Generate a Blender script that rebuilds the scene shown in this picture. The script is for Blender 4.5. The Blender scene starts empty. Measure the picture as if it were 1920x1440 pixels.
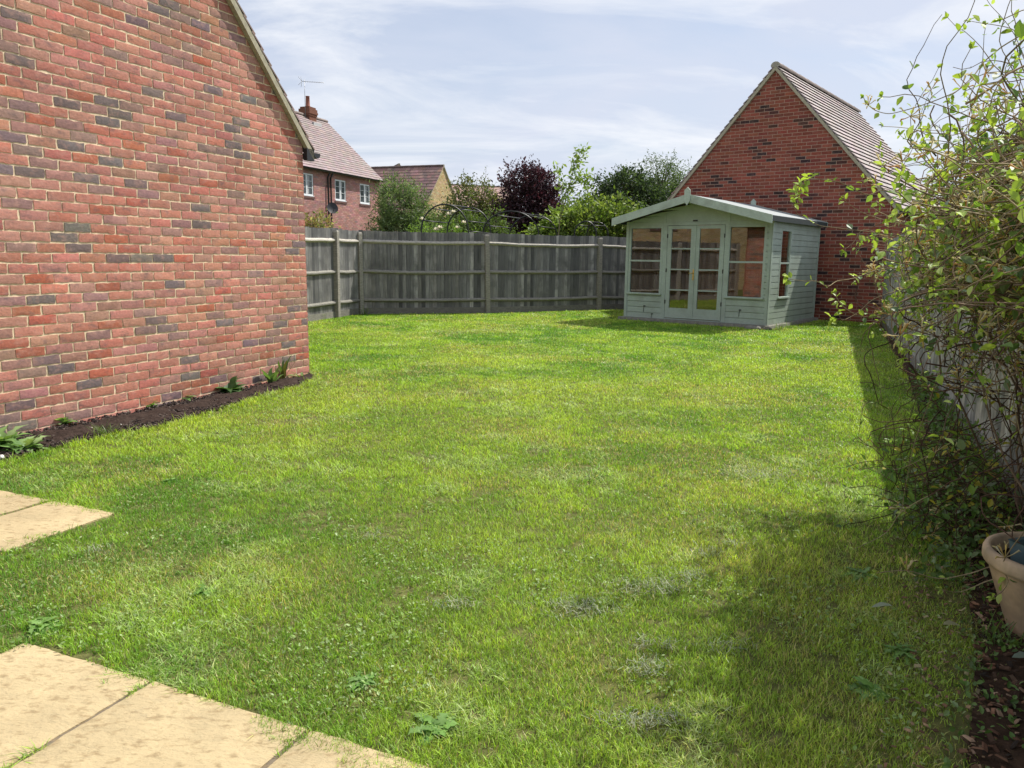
import bpy, math, random
import numpy as np
from mathutils import Vector
R = math.radians
scn = bpy.context.scene
col = scn.collection
rng = np.random.default_rng(7)
random.seed(7)

# ------------------------------------------------------------------ camera, sky, sun, exposure
PITCH, ROLL, FPX, CAMH = R(9.4), R(0.7), 1442.0, 1.33
cd = bpy.data.cameras.new('camera'); cam = bpy.data.objects.new('camera', cd); col.objects.link(cam)
cam.location = (0, 0, CAMH)
fw = Vector((0, math.cos(PITCH), -math.sin(PITCH))); rt0 = Vector((1, 0, 0)); up0 = rt0.cross(fw)
rx = rt0*math.cos(ROLL) + up0*math.sin(ROLL); ux = up0*math.cos(ROLL) - rt0*math.sin(ROLL)
from mathutils import Matrix
cam.rotation_euler = Matrix((rx, ux, -fw)).transposed().to_euler()
cd.sensor_fit = 'HORIZONTAL'; cd.sensor_width = 36.0; cd.lens = 36.0*FPX/1920
cd.clip_start = 0.05; cd.clip_end = 2000
scn.camera = cam
def at(px, py, depth):
    """world point seen at a photo pixel, depth metres ahead"""
    d = fw*FPX + rx*(px-960) - ux*(py-720)
    return Vector((0, 0, CAMH)) + d*(depth/d.y)

SUN_H, SUN_E = R(53), R(53)
world = bpy.data.worlds.new('World'); scn.world = world; world.use_nodes = True
wt = world.node_tree; wt.nodes.clear()
wo = wt.nodes.new('ShaderNodeOutputWorld'); bg = wt.nodes.new('ShaderNodeBackground'); bg.inputs['Strength'].default_value = 0.108
sky = wt.nodes.new('ShaderNodeTexSky'); sky.sky_type = 'NISHITA'; sky.sun_disc = False
sky.sun_elevation = SUN_E; sky.sun_rotation = SUN_H; sky.air_density = 1.0; sky.dust_density = 1.5; sky.ozone_density = 1.0
tc = wt.nodes.new('ShaderNodeTexCoord')
sep = wt.nodes.new('ShaderNodeSeparateXYZ'); wt.links.new(tc.outputs['Generated'], sep.inputs[0])
mz = wt.nodes.new('ShaderNodeMath'); mz.operation = 'ADD'; mz.inputs[1].default_value = 0.18; wt.links.new(sep.outputs['Z'], mz.inputs[0])
dx = wt.nodes.new('ShaderNodeMath'); dx.operation = 'DIVIDE'; wt.links.new(sep.outputs['X'], dx.inputs[0]); wt.links.new(mz.outputs[0], dx.inputs[1])
dy = wt.nodes.new('ShaderNodeMath'); dy.operation = 'DIVIDE'; wt.links.new(sep.outputs['Y'], dy.inputs[0]); wt.links.new(mz.outputs[0], dy.inputs[1])
cmb = wt.nodes.new('ShaderNodeCombineXYZ'); wt.links.new(dx.outputs[0], cmb.inputs[0]); wt.links.new(dy.outputs[0], cmb.inputs[1])
def wnoise(scale, detail, rough, sx, sy, rot, dist=0.6):
    mp = wt.nodes.new('ShaderNodeMapping'); mp.inputs['Scale'].default_value = (sx, sy, 1); mp.inputs['Rotation'].default_value = (0, 0, rot)
    wt.links.new(cmb.outputs[0], mp.inputs[0])
    n = wt.nodes.new('ShaderNodeTexNoise'); n.inputs['Scale'].default_value = scale; n.inputs['Detail'].default_value = detail
    n.inputs['Roughness'].default_value = rough; n.inputs['Distortion'].default_value = dist
    wt.links.new(mp.outputs[0], n.inputs['Vector']); return n
def wramp(src, p0, p1, c0, c1):
    r = wt.nodes.new('ShaderNodeValToRGB'); r.color_ramp.elements[0].position = p0; r.color_ramp.elements[1].position = p1
    r.color_ramp.elements[0].color = (c0, c0, c0, 1); r.color_ramp.elements[1].color = (c1, c1, c1, 1)
    wt.links.new(src.outputs['Fac'], r.inputs[0]); return r
veil = wramp(wnoise(0.8, 7, .55, 1, 1.3, .5), .30, .64, .42, .97)
puff = wramp(wnoise(1.25, 10, .6, .8, 1.5, -.5, .9), .45, .70, 0, .95)
m1 = wt.nodes.new('ShaderNodeMixRGB'); m1.inputs[2].default_value = (5.5, 5.9, 6.95, 1)
wt.links.new(veil.outputs[0], m1.inputs[0]); wt.links.new(sky.outputs[0], m1.inputs[1])
m2 = wt.nodes.new('ShaderNodeMixRGB'); m2.inputs[2].default_value = (7.3, 7.5, 7.9, 1)
wt.links.new(puff.outputs[0], m2.inputs[0]); wt.links.new(m1.outputs[0], m2.inputs[1])
wt.links.new(m2.outputs[0], bg.inputs['Color']); wt.links.new(bg.outputs[0], wo.inputs['Surface'])

sl = bpy.data.lights.new('sun', 'SUN'); sl.energy = 5.0; sl.angle = R(0.55); sl.color = (1, .955, .88)
sun = bpy.data.objects.new('sun', sl); col.objects.link(sun)
sd = Vector((math.sin(SUN_H)*math.cos(SUN_E), math.cos(SUN_H)*math.cos(SUN_E), math.sin(SUN_E)))
sun.rotation_euler = sd.to_track_quat('Z', 'Y').to_euler(); sun.location = (20, 20, 30)
scn.view_settings.view_transform = 'Standard'; scn.view_settings.look = 'None'
scn.view_settings.exposure = 0.27; scn.view_settings.gamma = 1; scn.view_settings.use_curve_mapping = False

# ------------------------------------------------------------------ helpers
def tag(o, label=None, cat=None, group=None, kind=None):
    if label: o['label'] = label
    if cat: o['category'] = cat
    if group: o['group'] = group
    if kind: o['kind'] = kind
    return o
def empty(name, loc, label, cat, group=None):
    o = bpy.data.objects.new(name, None); o.location = loc; o.empty_display_size = .1; col.objects.link(o)
    return tag(o, label, cat, group)

class MB:
    """collects numpy vertex/face blocks, then links them as one mesh object"""
    def __init__(s): s.V = []; s.C = []; s.F = []; s.n = 0
    def add(s, V, faces, color=(1, 1, 1), mat=0, smooth=False):
        V = np.asarray(V, float).reshape(-1, 3)
        if isinstance(color, tuple) or isinstance(color, list) or (isinstance(color, np.ndarray) and color.ndim == 1):
            C = np.tile(np.array(color, float)[:3], (len(V), 1))
        else: C = color
        s.V.append(V); s.C.append(C)
        if isinstance(faces, np.ndarray): s.F.append((faces+s.n, mat, smooth))
        else:
            by = {}
            for f in faces: by.setdefault(len(f), []).append(f)
            for k, a in by.items(): s.F.append((np.array(a, int)+s.n, mat, smooth))
        s.n += len(V)
    def box(s, o, a, b, c, color=(1, 1, 1), mat=0):
        """o corner, a b c edge vectors"""
        o, a, b, c = [np.array(q, float) for q in (o, a, b, c)]
        V = [o, o+a, o+a+b, o+b, o+c, o+a+c, o+a+b+c, o+b+c]
        F = [(0, 3, 2, 1), (4, 5, 6, 7), (0, 1, 5, 4), (1, 2, 6, 5), (2, 3, 7, 6), (3, 0, 4, 7)]
        if np.dot(np.cross(a, b), c) < 0: F = [f[::-1] for f in F]
        s.add(V, F, color, mat)
    def tube(s, P, r, n=6, color=(1, 1, 1), mat=0, cap=True):
        P = np.array(P, float); k = len(P); r = np.ones(k)*r if np.isscalar(r) else np.array(r)
        T = np.gradient(P, axis=0); T /= np.linalg.norm(T, axis=1)[:, None]+1e-9
        ref = np.array([0, 0, 1.]) if abs(T[0][2]) < .9 else np.array([1., 0, 0])
        A = np.cross(T, ref); bad = np.linalg.norm(A, axis=1) < .15; A[bad] = np.cross(T[bad], np.array([.6, .8, 0])); A /= np.linalg.norm(A, axis=1)[:, None]+1e-9
        for i in range(1, k):
            q = A[i-1]-T[i]*np.dot(A[i-1], T[i]); l = np.linalg.norm(q)
            if l > 1e-6: A[i] = q/l
        B = np.cross(T, A); th = np.arange(n)*2*math.pi/n
        V = P[:, None]+r[:, None, None]*(A[:, None]*np.cos(th)[None, :, None]+B[:, None]*np.sin(th)[None, :, None])
        F = []
        for i in range(k-1):
            for j in range(n):
                j2 = (j+1) % n; F.append((i*n+j, i*n+j2, (i+1)*n+j2, (i+1)*n+j))
        if cap: F += [tuple(range(n))[::-1], tuple((k-1)*n+j for j in range(n))]
        s.add(V.reshape(-1, 3), F, color, mat, True)
    def build(s, name, mats, parent=None):
        me = bpy.data.meshes.new(name); V = np.concatenate(s.V); C = np.concatenate(s.C)
        me.vertices.add(len(V)); me.vertices.foreach_set('co', V.astype(np.float32).ravel())
        L = np.concatenate([f.ravel() for f, _, _ in s.F]); tot = np.concatenate([np.full(len(f), f.shape[1]) for f, _, _ in s.F])
        st = np.concatenate([[0], np.cumsum(tot)[:-1]])
        me.loops.add(len(L)); me.loops.foreach_set('vertex_index', L.astype(np.int32))
        me.polygons.add(len(tot)); me.polygons.foreach_set('loop_start', st.astype(np.int32)); me.polygons.foreach_set('loop_total', tot.astype(np.int32))
        me.polygons.foreach_set('material_index', np.concatenate([np.full(len(f), m) for f, m, _ in s.F]).astype(np.int32))
        me.polygons.foreach_set('use_smooth', np.concatenate([np.full(len(f), sm) for f, _, sm in s.F]).astype(bool))
        me.update(calc_edges=True)
        at_ = me.color_attributes.new('col', 'FLOAT_COLOR', 'POINT')
        at_.data.foreach_set('color', np.hstack([C, np.ones((len(C), 1))]).astype(np.float32).ravel())
        me.validate()
        for m in (mats if isinstance(mats, (list, tuple)) else [mats]): me.materials.append(m)
        o = bpy.data.objects.new(name, me); col.objects.link(o)
        if parent: o.parent = parent; o.matrix_parent_inverse = Matrix.Translation(-Vector(parent.location))
        return o
    def inst(s, TV, TF, O, X, Y, Z, C, mat=0, smooth=False):
        """template TV (k,3), TF faces; frames O X Y Z (n,3) with scale baked in, colours C (n,3)"""
        n, k = len(O), len(TV)
        V = O[:, None]+TV[None, :, 0:1]*X[:, None]+TV[None, :, 1:2]*Y[:, None]+TV[None, :, 2:3]*Z[:, None]
        CC = np.repeat(C, k, axis=0); s.V.append(V.reshape(-1, 3)); s.C.append(CC)
        by = {}
        for f in TF: by.setdefault(len(f), []).append(f)
        for q, a in by.items():
            a = np.array(a, int); F = (a[None]+(np.arange(n)*k)[:, None, None]).reshape(-1, q)
            s.F.append((F+s.n, mat, smooth))
        s.n += n*k

def unit(a): return a/(np.linalg.norm(a, axis=-1, keepdims=True)+1e-9)
def rand_dirs(n, g=rng):
    return unit(g.normal(size=(n, 3)))
def hdv(deg): return np.array([math.sin(R(deg)), math.cos(R(deg)), 0.])
def vnoise(x, y, scale, seed=0, octaves=3):
    out = np.zeros_like(x, dtype=float); amp = 1; tot = 0
    for o in range(octaves):
        g = np.random.default_rng(seed*31+o).random((256, 256)); u = x/scale*(2**o)+37.3; v = y/scale*(2**o)+11.7
        i = np.floor(u).astype(int); j = np.floor(v).astype(int); fu = u-i; fv = v-j; fu = fu*fu*(3-2*fu); fv = fv*fv*(3-2*fv)
        i0, i1, j0, j1 = i % 256, (i+1) % 256, j % 256, (j+1) % 256
        out += amp*((g[i0, j0]*(1-fu)+g[i1, j0]*fu)*(1-fv)+(g[i0, j1]*(1-fu)+g[i1, j1]*fu)*fv); tot += amp; amp *= .5
    return out/tot
def inpoly(x, y, P):
    ins = np.zeros(len(x), bool); n = len(P)
    for i in range(n):
        x1, y1 = P[i]; x2, y2 = P[(i+1) % n]
        c = ((y1 > y) != (y2 > y)) & (x < (x2-x1)*(y-y1)/((y2-y1)+1e-12)+x1); ins ^= c
    return ins

# ------------------------------------------------------------------ materials
def mat_new(name):
    m = bpy.data.materials.new(name); m.use_nodes = True; nt = m.node_tree; nt.nodes.clear()
    out = nt.nodes.new('ShaderNodeOutputMaterial'); b = nt.nodes.new('ShaderNodeBsdfPrincipled'); nt.links.new(b.outputs[0], out.inputs['Surface'])
    return m, nt, out, b
def N(nt, t, **k):
    n = nt.nodes.new(t)
    for a, v in k.items():
        if a in n.inputs: n.inputs[a].default_value = v
        else: setattr(n, a, v)
    return n
def noise(nt, scale, detail=4, rough=.5, mapping=None, coord='Object'):
    t = nt.nodes.new('ShaderNodeTexCoord'); n = nt.nodes.new('ShaderNodeTexNoise')
    n.inputs['Scale'].default_value = scale; n.inputs['Detail'].default_value = detail; n.inputs['Roughness'].default_value = rough
    if mapping:
        mp = nt.nodes.new('ShaderNodeMapping'); mp.inputs['Scale'].default_value = mapping; nt.links.new(t.outputs[coord], mp.inputs[0]); nt.links.new(mp.outputs[0], n.inputs['Vector'])
    else: nt.links.new(t.outputs[coord], n.inputs['Vector'])
    return n
def ramp(nt, src, stops):
    r = nt.nodes.new('ShaderNodeValToRGB'); e = r.color_ramp.elements
    while len(e) < len(stops): e.new(.5)
    for el, (p, c) in zip(e, stops): el.position = p; el.color = tuple(c)+(1,) if len(c) == 3 else c
    nt.links.new(src, r.inputs[0]); return r.outputs[0]
def mixc(nt, fac, a, b, mode='MIX'):
    m = nt.nodes.new('ShaderNodeMixRGB'); m.blend_type = mode
    for i, v in enumerate((fac, a, b)):
        if hasattr(v, 'is_linked') or hasattr(v, 'links'): nt.links.new(v, m.inputs[i])
        else: m.inputs[i].default_value = v if i == 0 else (tuple(v)+(1,) if len(v) == 3 else v)
    return m.outputs[0]
def bump(nt, b, h, strength=.3, dist=.005):
    n = nt.nodes.new('ShaderNodeBump'); n.inputs['Strength'].default_value = strength; n.inputs['Distance'].default_value = dist
    nt.links.new(h, n.inputs['Height']); nt.links.new(n.outputs[0], b.inputs['Normal'])
def attr(nt):
    a = nt.nodes.new('ShaderNodeAttribute'); a.attribute_name = 'col'; return a.outputs['Color']
def m_attr(name, rough=.8, spec=.3, nscale=40, namt=.25, mapping=None, bstr=.3, bdist=.004, big=None, nscale2=None):
    m, nt, out, b = mat_new(name); b.inputs['Roughness'].default_value = rough; b.inputs['Specular IOR Level'].default_value = spec
    n = noise(nt, nscale, 6, .6, mapping); lo = 1-namt; hi = 1+namt
    c = mixc(nt, 1.0, attr(nt), ramp(nt, n.outputs['Fac'], [(.3, (lo,)*3), (.7, (hi,)*3)]), 'MULTIPLY')
    if big:
        n2 = noise(nt, nscale2 or 2, 4, .6); c = mixc(nt, ramp(nt, n2.outputs['Fac'], [(.45, (0,)*3), (.7, (1,)*3)]), c, big)
    nt.links.new(c, b.inputs['Base Color'])
    if bstr: bump(nt, b, n.outputs['Fac'], bstr, bdist)
    return m
def m_plain(name, c, rough=.6, spec=.4, nscale=30, namt=.12, bstr=.15, bdist=.003, mapping=None, metal=0):
    m, nt, out, b = mat_new(name); b.inputs['Roughness'].default_value = rough; b.inputs['Specular IOR Level'].default_value = spec; b.inputs['Metallic'].default_value = metal
    n = noise(nt, nscale, 5, .6, mapping)
    nt.links.new(mixc(nt, 1.0, c, ramp(nt, n.outputs['Fac'], [(.3, (1-namt,)*3), (.7, (1+namt,)*3)]), 'MULTIPLY'), b.inputs['Base Color'])
    if bstr: bump(nt, b, n.outputs['Fac'], bstr, bdist)
    return m
def m_brick(name, dark, face_amt, light_amt=.12):
    m, nt, out, b = mat_new(name); b.inputs['Roughness'].default_value = .9; b.inputs['Specular IOR Level'].default_value = .2
    wv = noise(nt, 16, 3, .75, (1, 1, 2.5)); fine = noise(nt, 55, 8, .7); mid = noise(nt, 9, 6, .7, (1, 1, 1.8))
    c = mixc(nt, 1.0, attr(nt), ramp(nt, fine.outputs['Fac'], [(.3, (.78,)*3), (.7, (1.2,)*3)]), 'MULTIPLY')
    lt = noise(nt, 12, 5, .65, (1, 1, 1.6)); c = mixc(nt, ramp(nt, lt.outputs['Fac'], [(.5, (0,)*3), (.66, (light_amt,)*3)]), c, (.58, .33, .27)); c = mixc(nt, ramp(nt, mid.outputs['Fac'], [(.52, (0,)*3), (.68, (face_amt,)*3)]), c, dark)
    pit = noise(nt, 26, 3, .5); dt = noise(nt, 1.3, 6, .65); c = mixc(nt, 1.0, c, ramp(nt, dt.outputs['Fac'], [(.3, (.80, .79, .78)), (.7, (1.12, 1.1, 1.08))]), 'MULTIPLY'); c = mixc(nt, ramp(nt, pit.outputs['Fac'], [(.66, (0,)*3), (.74, (.35,)*3)]), c, (.55, .33, .27))
    nt.links.new(c, b.inputs['Base Color'])
    bump(nt, b, mixc(nt, .5, fine.outputs['Fac'], wv.outputs['Fac']), .7, .008); return m
def m_leaf(name, trans=.35, rough=.5, spec=.35, tint=(1.25, 1.35, .6)):
    m, nt, out, b = mat_new(name); a = attr(nt); b.inputs['Roughness'].default_value = rough; b.inputs['Specular IOR Level'].default_value = spec
    nt.links.new(a, b.inputs['Base Color']); t = nt.nodes.new('ShaderNodeBsdfTranslucent')
    nt.links.new(mixc(nt, 1.0, a, tint, 'MULTIPLY'), t.inputs['Color'])
    mx = nt.nodes.new('ShaderNodeMixShader'); mx.inputs[0].default_value = trans
    nt.links.new(b.outputs[0], mx.inputs[1]); nt.links.new(t.outputs[0], mx.inputs[2]); nt.links.new(mx.outputs[0], out.inputs['Surface']); return m
def m_glass(name, tint=(.9, .93, .9), refl=1.0):
    m = bpy.data.materials.new(name); m.use_nodes = True; nt = m.node_tree; nt.nodes.clear(); out = nt.nodes.new('ShaderNodeOutputMaterial')
    tr = N(nt, 'ShaderNodeBsdfTransparent'); tr.inputs[0].default_value = tint+(1,); gl = N(nt, 'ShaderNodeBsdfGlossy'); gl.inputs['Roughness'].default_value = 0.01
    nz = noise(nt, 3.0, 2, .5); bp = nt.nodes.new('ShaderNodeBump'); bp.inputs['Strength'].default_value = .035; bp.inputs['Distance'].default_value = .01
    nt.links.new(nz.outputs['Fac'], bp.inputs['Height']); nt.links.new(bp.outputs[0], gl.inputs['Normal'])
    lw = N(nt, 'ShaderNodeFresnel'); lw.inputs['IOR'].default_value = 1.5
    mu = N(nt, 'ShaderNodeMath', operation='MULTIPLY'); mu.inputs[1].default_value = 2.0*refl; nt.links.new(lw.outputs[0], mu.inputs[0])
    ad = N(nt, 'ShaderNodeMath', operation='ADD'); ad.inputs[1].default_value = .1*refl; ad.use_clamp = True; nt.links.new(mu.outputs[0], ad.inputs[0])
    mx = N(nt, 'ShaderNodeMixShader'); nt.links.new(ad.outputs[0], mx.inputs[0]); nt.links.new(tr.outputs[0], mx.inputs[1]); nt.links.new(gl.outputs[0], mx.inputs[2])
    nt.links.new(mx.outputs[0], out.inputs['Surface']); return m

M = {}
M['brick'] = m_brick('multi red brick', (.15, .115, .12), .6, .42)
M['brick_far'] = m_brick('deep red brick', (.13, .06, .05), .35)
M['mortar'] = m_plain('sandy mortar', (.80, .625, .43), .95, .1, 25, .25, .6, .006)
M['mortar_red'] = m_plain('ruddy mortar', (.50, .35, .27), .95, .1, 60, .2, .4, .004)
M['mortar_pink'] = m_plain('pink mortar', (.40, .22, .18), .95, .1, 60, .15, .3, .004)
M['verge'] = m_plain('cement verge', (.42, .38, .28), .9, .2, 25, .22, .4, .004)
M['tile'] = m_attr('clay roof tile', .62, .45, 18, .22, None, .35, .004)
M['black'] = m_plain('black plastic', (.02, .02, .022), .4, .5, 20, .1, 0)
M['fence'] = m_attr('weathered fence board', .75, .35, 6.0, .40, (9, 9, .55), .5, .004, (.13, .128, .125), 3.0)
M['rail'] = m_attr('weathered rail', .8, .25, 12, .3, (1, 1, 5), .4, .004)
M['sage'] = m_attr('sage green paint', .5, .4, 22, .10, (1, 1, 2.5), .25, .002, (.32, .37, .31), 3.5)
M['pine'] = m_plain('bare pine board', (.46, .22, .07), .6, .3, 10, .25, .2, .003, (1, 1, 8))
M['felt_edge'] = m_plain('dark felt', (.045, .055, .055), .8, .3, 90, .25, .4, .003)
M['felt'] = m_plain('roof felt', (.27, .30, .30), .6, .5, 90, .25, .5, .003)
M['brass'] = m_plain('brass', (.75, .5, .15), .3, .5, 30, .1, 0, .001, None, 1)
M['white'] = m_plain('white window paint', (.72, .74, .75), .4, .4, 30, .05, 0)
M['glass'] = m_glass('window glass')
M['glass_far'] = m_plain('dim window glass', (.07, .085, .09), .12, .8, 3, .3, 0)
M['concrete'] = m_plain('old concrete', (.24, .23, .20), .92, .15, 14, .3, .6, .01)
M['bark'] = m_attr('bark', .9, .15, 30, .3, (1, 1, .3), .4, .004)
M['leaf'] = m_leaf('leaf')
M['leaf_far'] = m_leaf('garden foliage', .38, .55, .3)
M['purple'] = m_leaf('purple foliage', .25, .45, .4, (1.3, .7, .7))
M['grass'] = m_leaf('grass blade', .42, .42, .4, (1.25, 1.2, .5))
M['petal'] = m_leaf('petal', .4, .6, .2, (1.1, 1.05, .9))
M['arch'] = m_plain('black coated steel', (.012, .013, .013), .45, .5, 20, .1, 0)
M['metal'] = m_plain('grey aluminium', (.35, .36, .38), .4, .5, 20, .1, 0, .001, None, .6)
M['pot'] = m_attr('pale terracotta', .9, .15, 7, .34, None, .3, .004, (.30, .24, .17), 5)
M['teal'] = m_plain('teal plastic', (.11, .17, .18), .6, .3, 20, .15, .05)
M['stone'] = m_attr('stone', .85, .25, 25, .2, None, .4, .004)

def m_soil(name, c0, c1, scale):
    m, nt, out, b = mat_new(name); b.inputs['Roughness'].default_value = 1; b.inputs['Specular IOR Level'].default_value = .1
    n = noise(nt, scale, 8, .7); nt.links.new(ramp(nt, n.outputs['Fac'], [(.3, c0), (.7, c1)]), b.inputs['Base Color']); bump(nt, b, n.outputs['Fac'], .9, .02); return m
M['soil'] = m_soil('dark soil', (.018, .012, .010), (.075, .052, .042), 30)
M['mulch'] = m_soil('bark mulch ground', (.020, .013, .009), (.09, .055, .035), 22)
M['thatch'] = m_soil('lawn thatch', (.075, .08, .028), (.19, .19, .065), 22)
M['earth'] = m_soil('rough grass ground', (.05, .075, .02), (.10, .13, .035), 4)
def m_slab():
    m, nt, out, b = mat_new('buff riven slab'); b.inputs['Roughness'].default_value = .85; b.inputs['Specular IOR Level'].default_value = .25
    n1 = noise(nt, 2.2, 6, .6); c = mixc(nt, 1.0, attr(nt), ramp(nt, n1.outputs['Fac'], [(.3, (.80,)*3), (.7, (1.15,)*3)]), 'MULTIPLY')
    n2 = noise(nt, 34, 4, .5, (.8, 1.4, 1)); c = mixc(nt, ramp(nt, n2.outputs['Fac'], [(.53, (0,)*3), (.68, (.65,)*3)]), c, (.27, .19, .095)); n5 = noise(nt, 160, 2, .6); c = mixc(nt, ramp(nt, n5.outputs['Fac'], [(.6, (0,)*3), (.72, (.35,)*3)]), c, (.20, .16, .11))
    n3 = noise(nt, 5, 7, .7); c = mixc(nt, ramp(nt, n3.outputs['Fac'], [(.6, (0,)*3), (.8, (.5,)*3)]), c, (.22, .20, .15))
    nt.links.new(c, b.inputs['Base Color']); n4 = noise(nt, 13, 8, .65, (.7, 1.4, 1)); bump(nt, b, n4.outputs['Fac'], .9, .02); return m
M['slab'] = m_slab()

# ------------------------------------------------------------------ ground
def sheet(name, P, z, mat, label, bumpy=0.0, res=None):
    mb = MB(); P = [(p[0], p[1], z) for p in P]; mb.add(P, [tuple(range(len(P)))]); o = mb.build(name, mat); return tag(o, label, 'ground', kind='structure')
mb = MB(); mb.add([(-300, -200, 0), (300, -200, 0), (300, 500, 0), (-300, 500, 0)], [(0, 1, 2, 3)])
tag(mb.build('ground', M['earth']), kind='structure')

FENCE_R0 = np.array([2.83, 4.10, 0.]); FDIR = hdv(22.2)     # right fence line
def fr(t): return FENCE_R0+FDIR*t
LB0 = np.array([-2.24, 8.41, 0.]); LBD = hdv(203.3); LBN = np.array([-LBD[1], LBD[0], 0]); LBN = -LBN if LBN[0] < 0 else LBN
GB0 = np.array([8.04, 16.73, 0.]); GBD = hdv(-52); GBN = -hdv(38)
bed_edge = [(-3.30, 4.2), (-3.22, 4.62), (-3.14, 5.0), (-3.04, 5.23), (-2.89, 5.44), (-2.66, 5.81), (-2.53, 6.34), (-2.42, 6.67), (-2.32, 7.26), (-2.16, 7.68), (-2.14, 8.1), (-2.22, 8.4)]
mulch_edge = [(1.16, .9), (1.16, 1.5), (1.22, 1.86), (1.46, 2.22), (1.66, 2.56), (1.90, 3.02), (2.12, 3.65), (2.95, 5.26), (4.38, 8.35), (7.6, 15.95)]
lawn = [(-4.6, .6), (1.12, .6)]+mulch_edge+[(7.85, 16.5), (3.75, 19.9), (2.19, 19.7), (-.59, 18.1), (-3.40, 17.3), (-4.04, 15.37), (-5.5, 9.9)]+[(-2.24, 8.45)]+bed_edge[::-1]+[(-3.8, 3.3), (-4.6, 2.0)]
tag(sheet('lawn_ground', lawn, .004, M['thatch'], 'thatchy ground under the mown lawn'), kind='structure')

# soil bed: bumpy strip along the brick wall
def bumpy_strip(name, A, B, mat, h, seed, n2=14, sub=8):
    A = np.array(A, float); B = np.array(B, float)
    def res(P, n):
        d = np.concatenate([[0], np.cumsum(np.linalg.norm(np.diff(P, axis=0), axis=1))]); t = np.linspace(0, d[-1], n)
        return np.stack([np.interp(t, d, P[:, 0]), np.interp(t, d, P[:, 1])], 1)
    n1 = 160; A = res(A, n1); B = res(B, n1); t = np.linspace(0, 1, n2)[None, :, None]
    G = A[:, None]*(1-t)+B[:, None]*t; z = h*(vnoise(G[..., 0], G[..., 1], .12, seed, 4)**1.5)*np.sin(np.linspace(.15, math.pi-.15, n2))[None, :]*1.6+.008
    V = np.dstack([G, z]).reshape(-1, 3); i = np.arange(n1-1)[:, None]*n2+np.arange(n2-1)[None, :]
    F = np.stack([i, i+1, i+1+n2, i+n2], -1).reshape(-1, 4); mb = MB(); mb.add(V, F, smooth=True); return mb.build(name, mat)
wall_line = [tuple((LB0+LBD*s)[:2]) for s in (4.6, 3.0, 1.5, -.12)]
tag(bumpy_strip('soil_bed', bed_edge[:-1], wall_line, M['soil'], .055, 3), kind='structure')
tag(bumpy_strip('mulch_bed', [tuple(fr(t)[:2]) for t in (-3.6, -1.5, 2, 6, 12.6)], mulch_edge, M['mulch'], .05, 5, 20), kind='structure')

# paving
E1 = hdv(113.3); E2 = hdv(203.3)
def slab_mesh(mb, P, z0, seed):
    """riven slab: grid top with softened, chipped rim"""
    P = [np.array(p, float) for p in P]; n = 26; g = np.random.default_rng(seed)
    u, v = np.meshgrid(np.linspace(0, 1, n), np.linspace(0, 1, n), indexing='ij')
    Q = (P[0][None, None]*((1-u)*(1-v))[..., None]+P[1][None, None]*(u*(1-v))[..., None]+P[2][None, None]*(u*v)[..., None]+P[3][None, None]*((1-u)*v)[..., None])
    e = np.minimum(np.minimum(u, 1-u), np.minimum(v, 1-v)); z = z0+.015+.006*vnoise(Q[..., 0], Q[..., 1], .18, seed, 4)-.007*np.exp(-e*30)
    ctr = sum(P)/4; jit = (vnoise(Q[..., 0], Q[..., 1], .05, seed+9, 2)-.5)*.02*(e < .03)
    Q = Q+(Q-ctr)*jit[..., None]*2
    V = np.dstack([Q, z]).reshape(-1, 3); i = np.arange(n-1)[:, None]*n+np.arange(n-1)[None, :]
    F = np.stack([i, i+1, i+1+n, i+n], -1).reshape(-1, 4); k = .92+.14*g.random(); c = (.50*k, .395*k, .225*k)
    mb.add(V, F, c, 0, True)
    rim = list(range(n))+[r*n+n-1 for r in range(1, n)]+[(n-1)*n+c_ for c_ in range(n-2, -1, -1)]+[r*n for r in range(n-2, 0, -1)]
    RV = V[rim]; LV = RV.copy(); LV[:, 2] = 0; m = len(rim); mb.add(np.vstack([RV, LV]), [(a, (a+1) % m, m+(a+1) % m, m+a) for a in range(m)], c)
def quad(o, a, la, b, lb): o = np.array(o, float); return [(o)[:2], (o+a*la)[:2], (o+a*la+b*lb)[:2], (o+b*lb)[:2]]
pat = MB(); c0 = np.array([-1.66, 2.45, 0]); k = 0
for i in range(-1, 4):
    for j in range(0, 3):
        if i == -1 and j == 0: continue
        w = .585; o = c0+E1*(.6*i)+E2*(.6*j); slab_mesh(pat, quad(o+E1*.006, E1, .584, E2, .584), 0, 40+k); k += 1
pat.box((c0+E1*.01+E2*.01)+np.array([0, 0, -.02]), E1*2.37, E2*1.78, (0, 0, .0275), (.2, .16, .11))
tag(pat.build('patio', M['slab']), kind='structure')
pt = MB(); o = np.array([-2.02, 3.77, 0])
for n_, (oo, la, lb) in enumerate([(o, -.47, .57), (o-E1*.50, -.6, .57), (o+E2*.575-E1*.25, -.58, .57), (o+E2*.575-E1*.84, -.6, .57), (o-E1*1.08, -.6, .57)]):
    slab_mesh(pt, quad(oo, E1, la, E2, lb), 0, 80+n_)
tag(pt.build('stepping_path', M['slab']), kind='structure')
patio_clear = [(-4.5, 1.6), (-2.0, 2.15), (-1.72, 2.32), (-1.62, 2.39), (-1.46, 2.35), (-1.31, 2.28), (-1.21, 2.19), (-1.06, 2.19), (-.90, 2.12), (-.76, 2.07), (-.69, 2.0), (-.54, 1.92), (-.38, 1.80), (.1, 1.5), (.3, .5), (-4.5, .5)]
path_clear = [(-4.5, 4.4), (-2.84, 4.10), (-2.46, 3.94), (-2.40, 3.87), (-2.20, 3.80), (-2.05, 3.74), (-2.08, 3.60), (-2.13, 3.44), (-2.28, 3.37), (-2.26, 3.18), (-2.6, 2.95), (-4.5, 2.9)]

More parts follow.
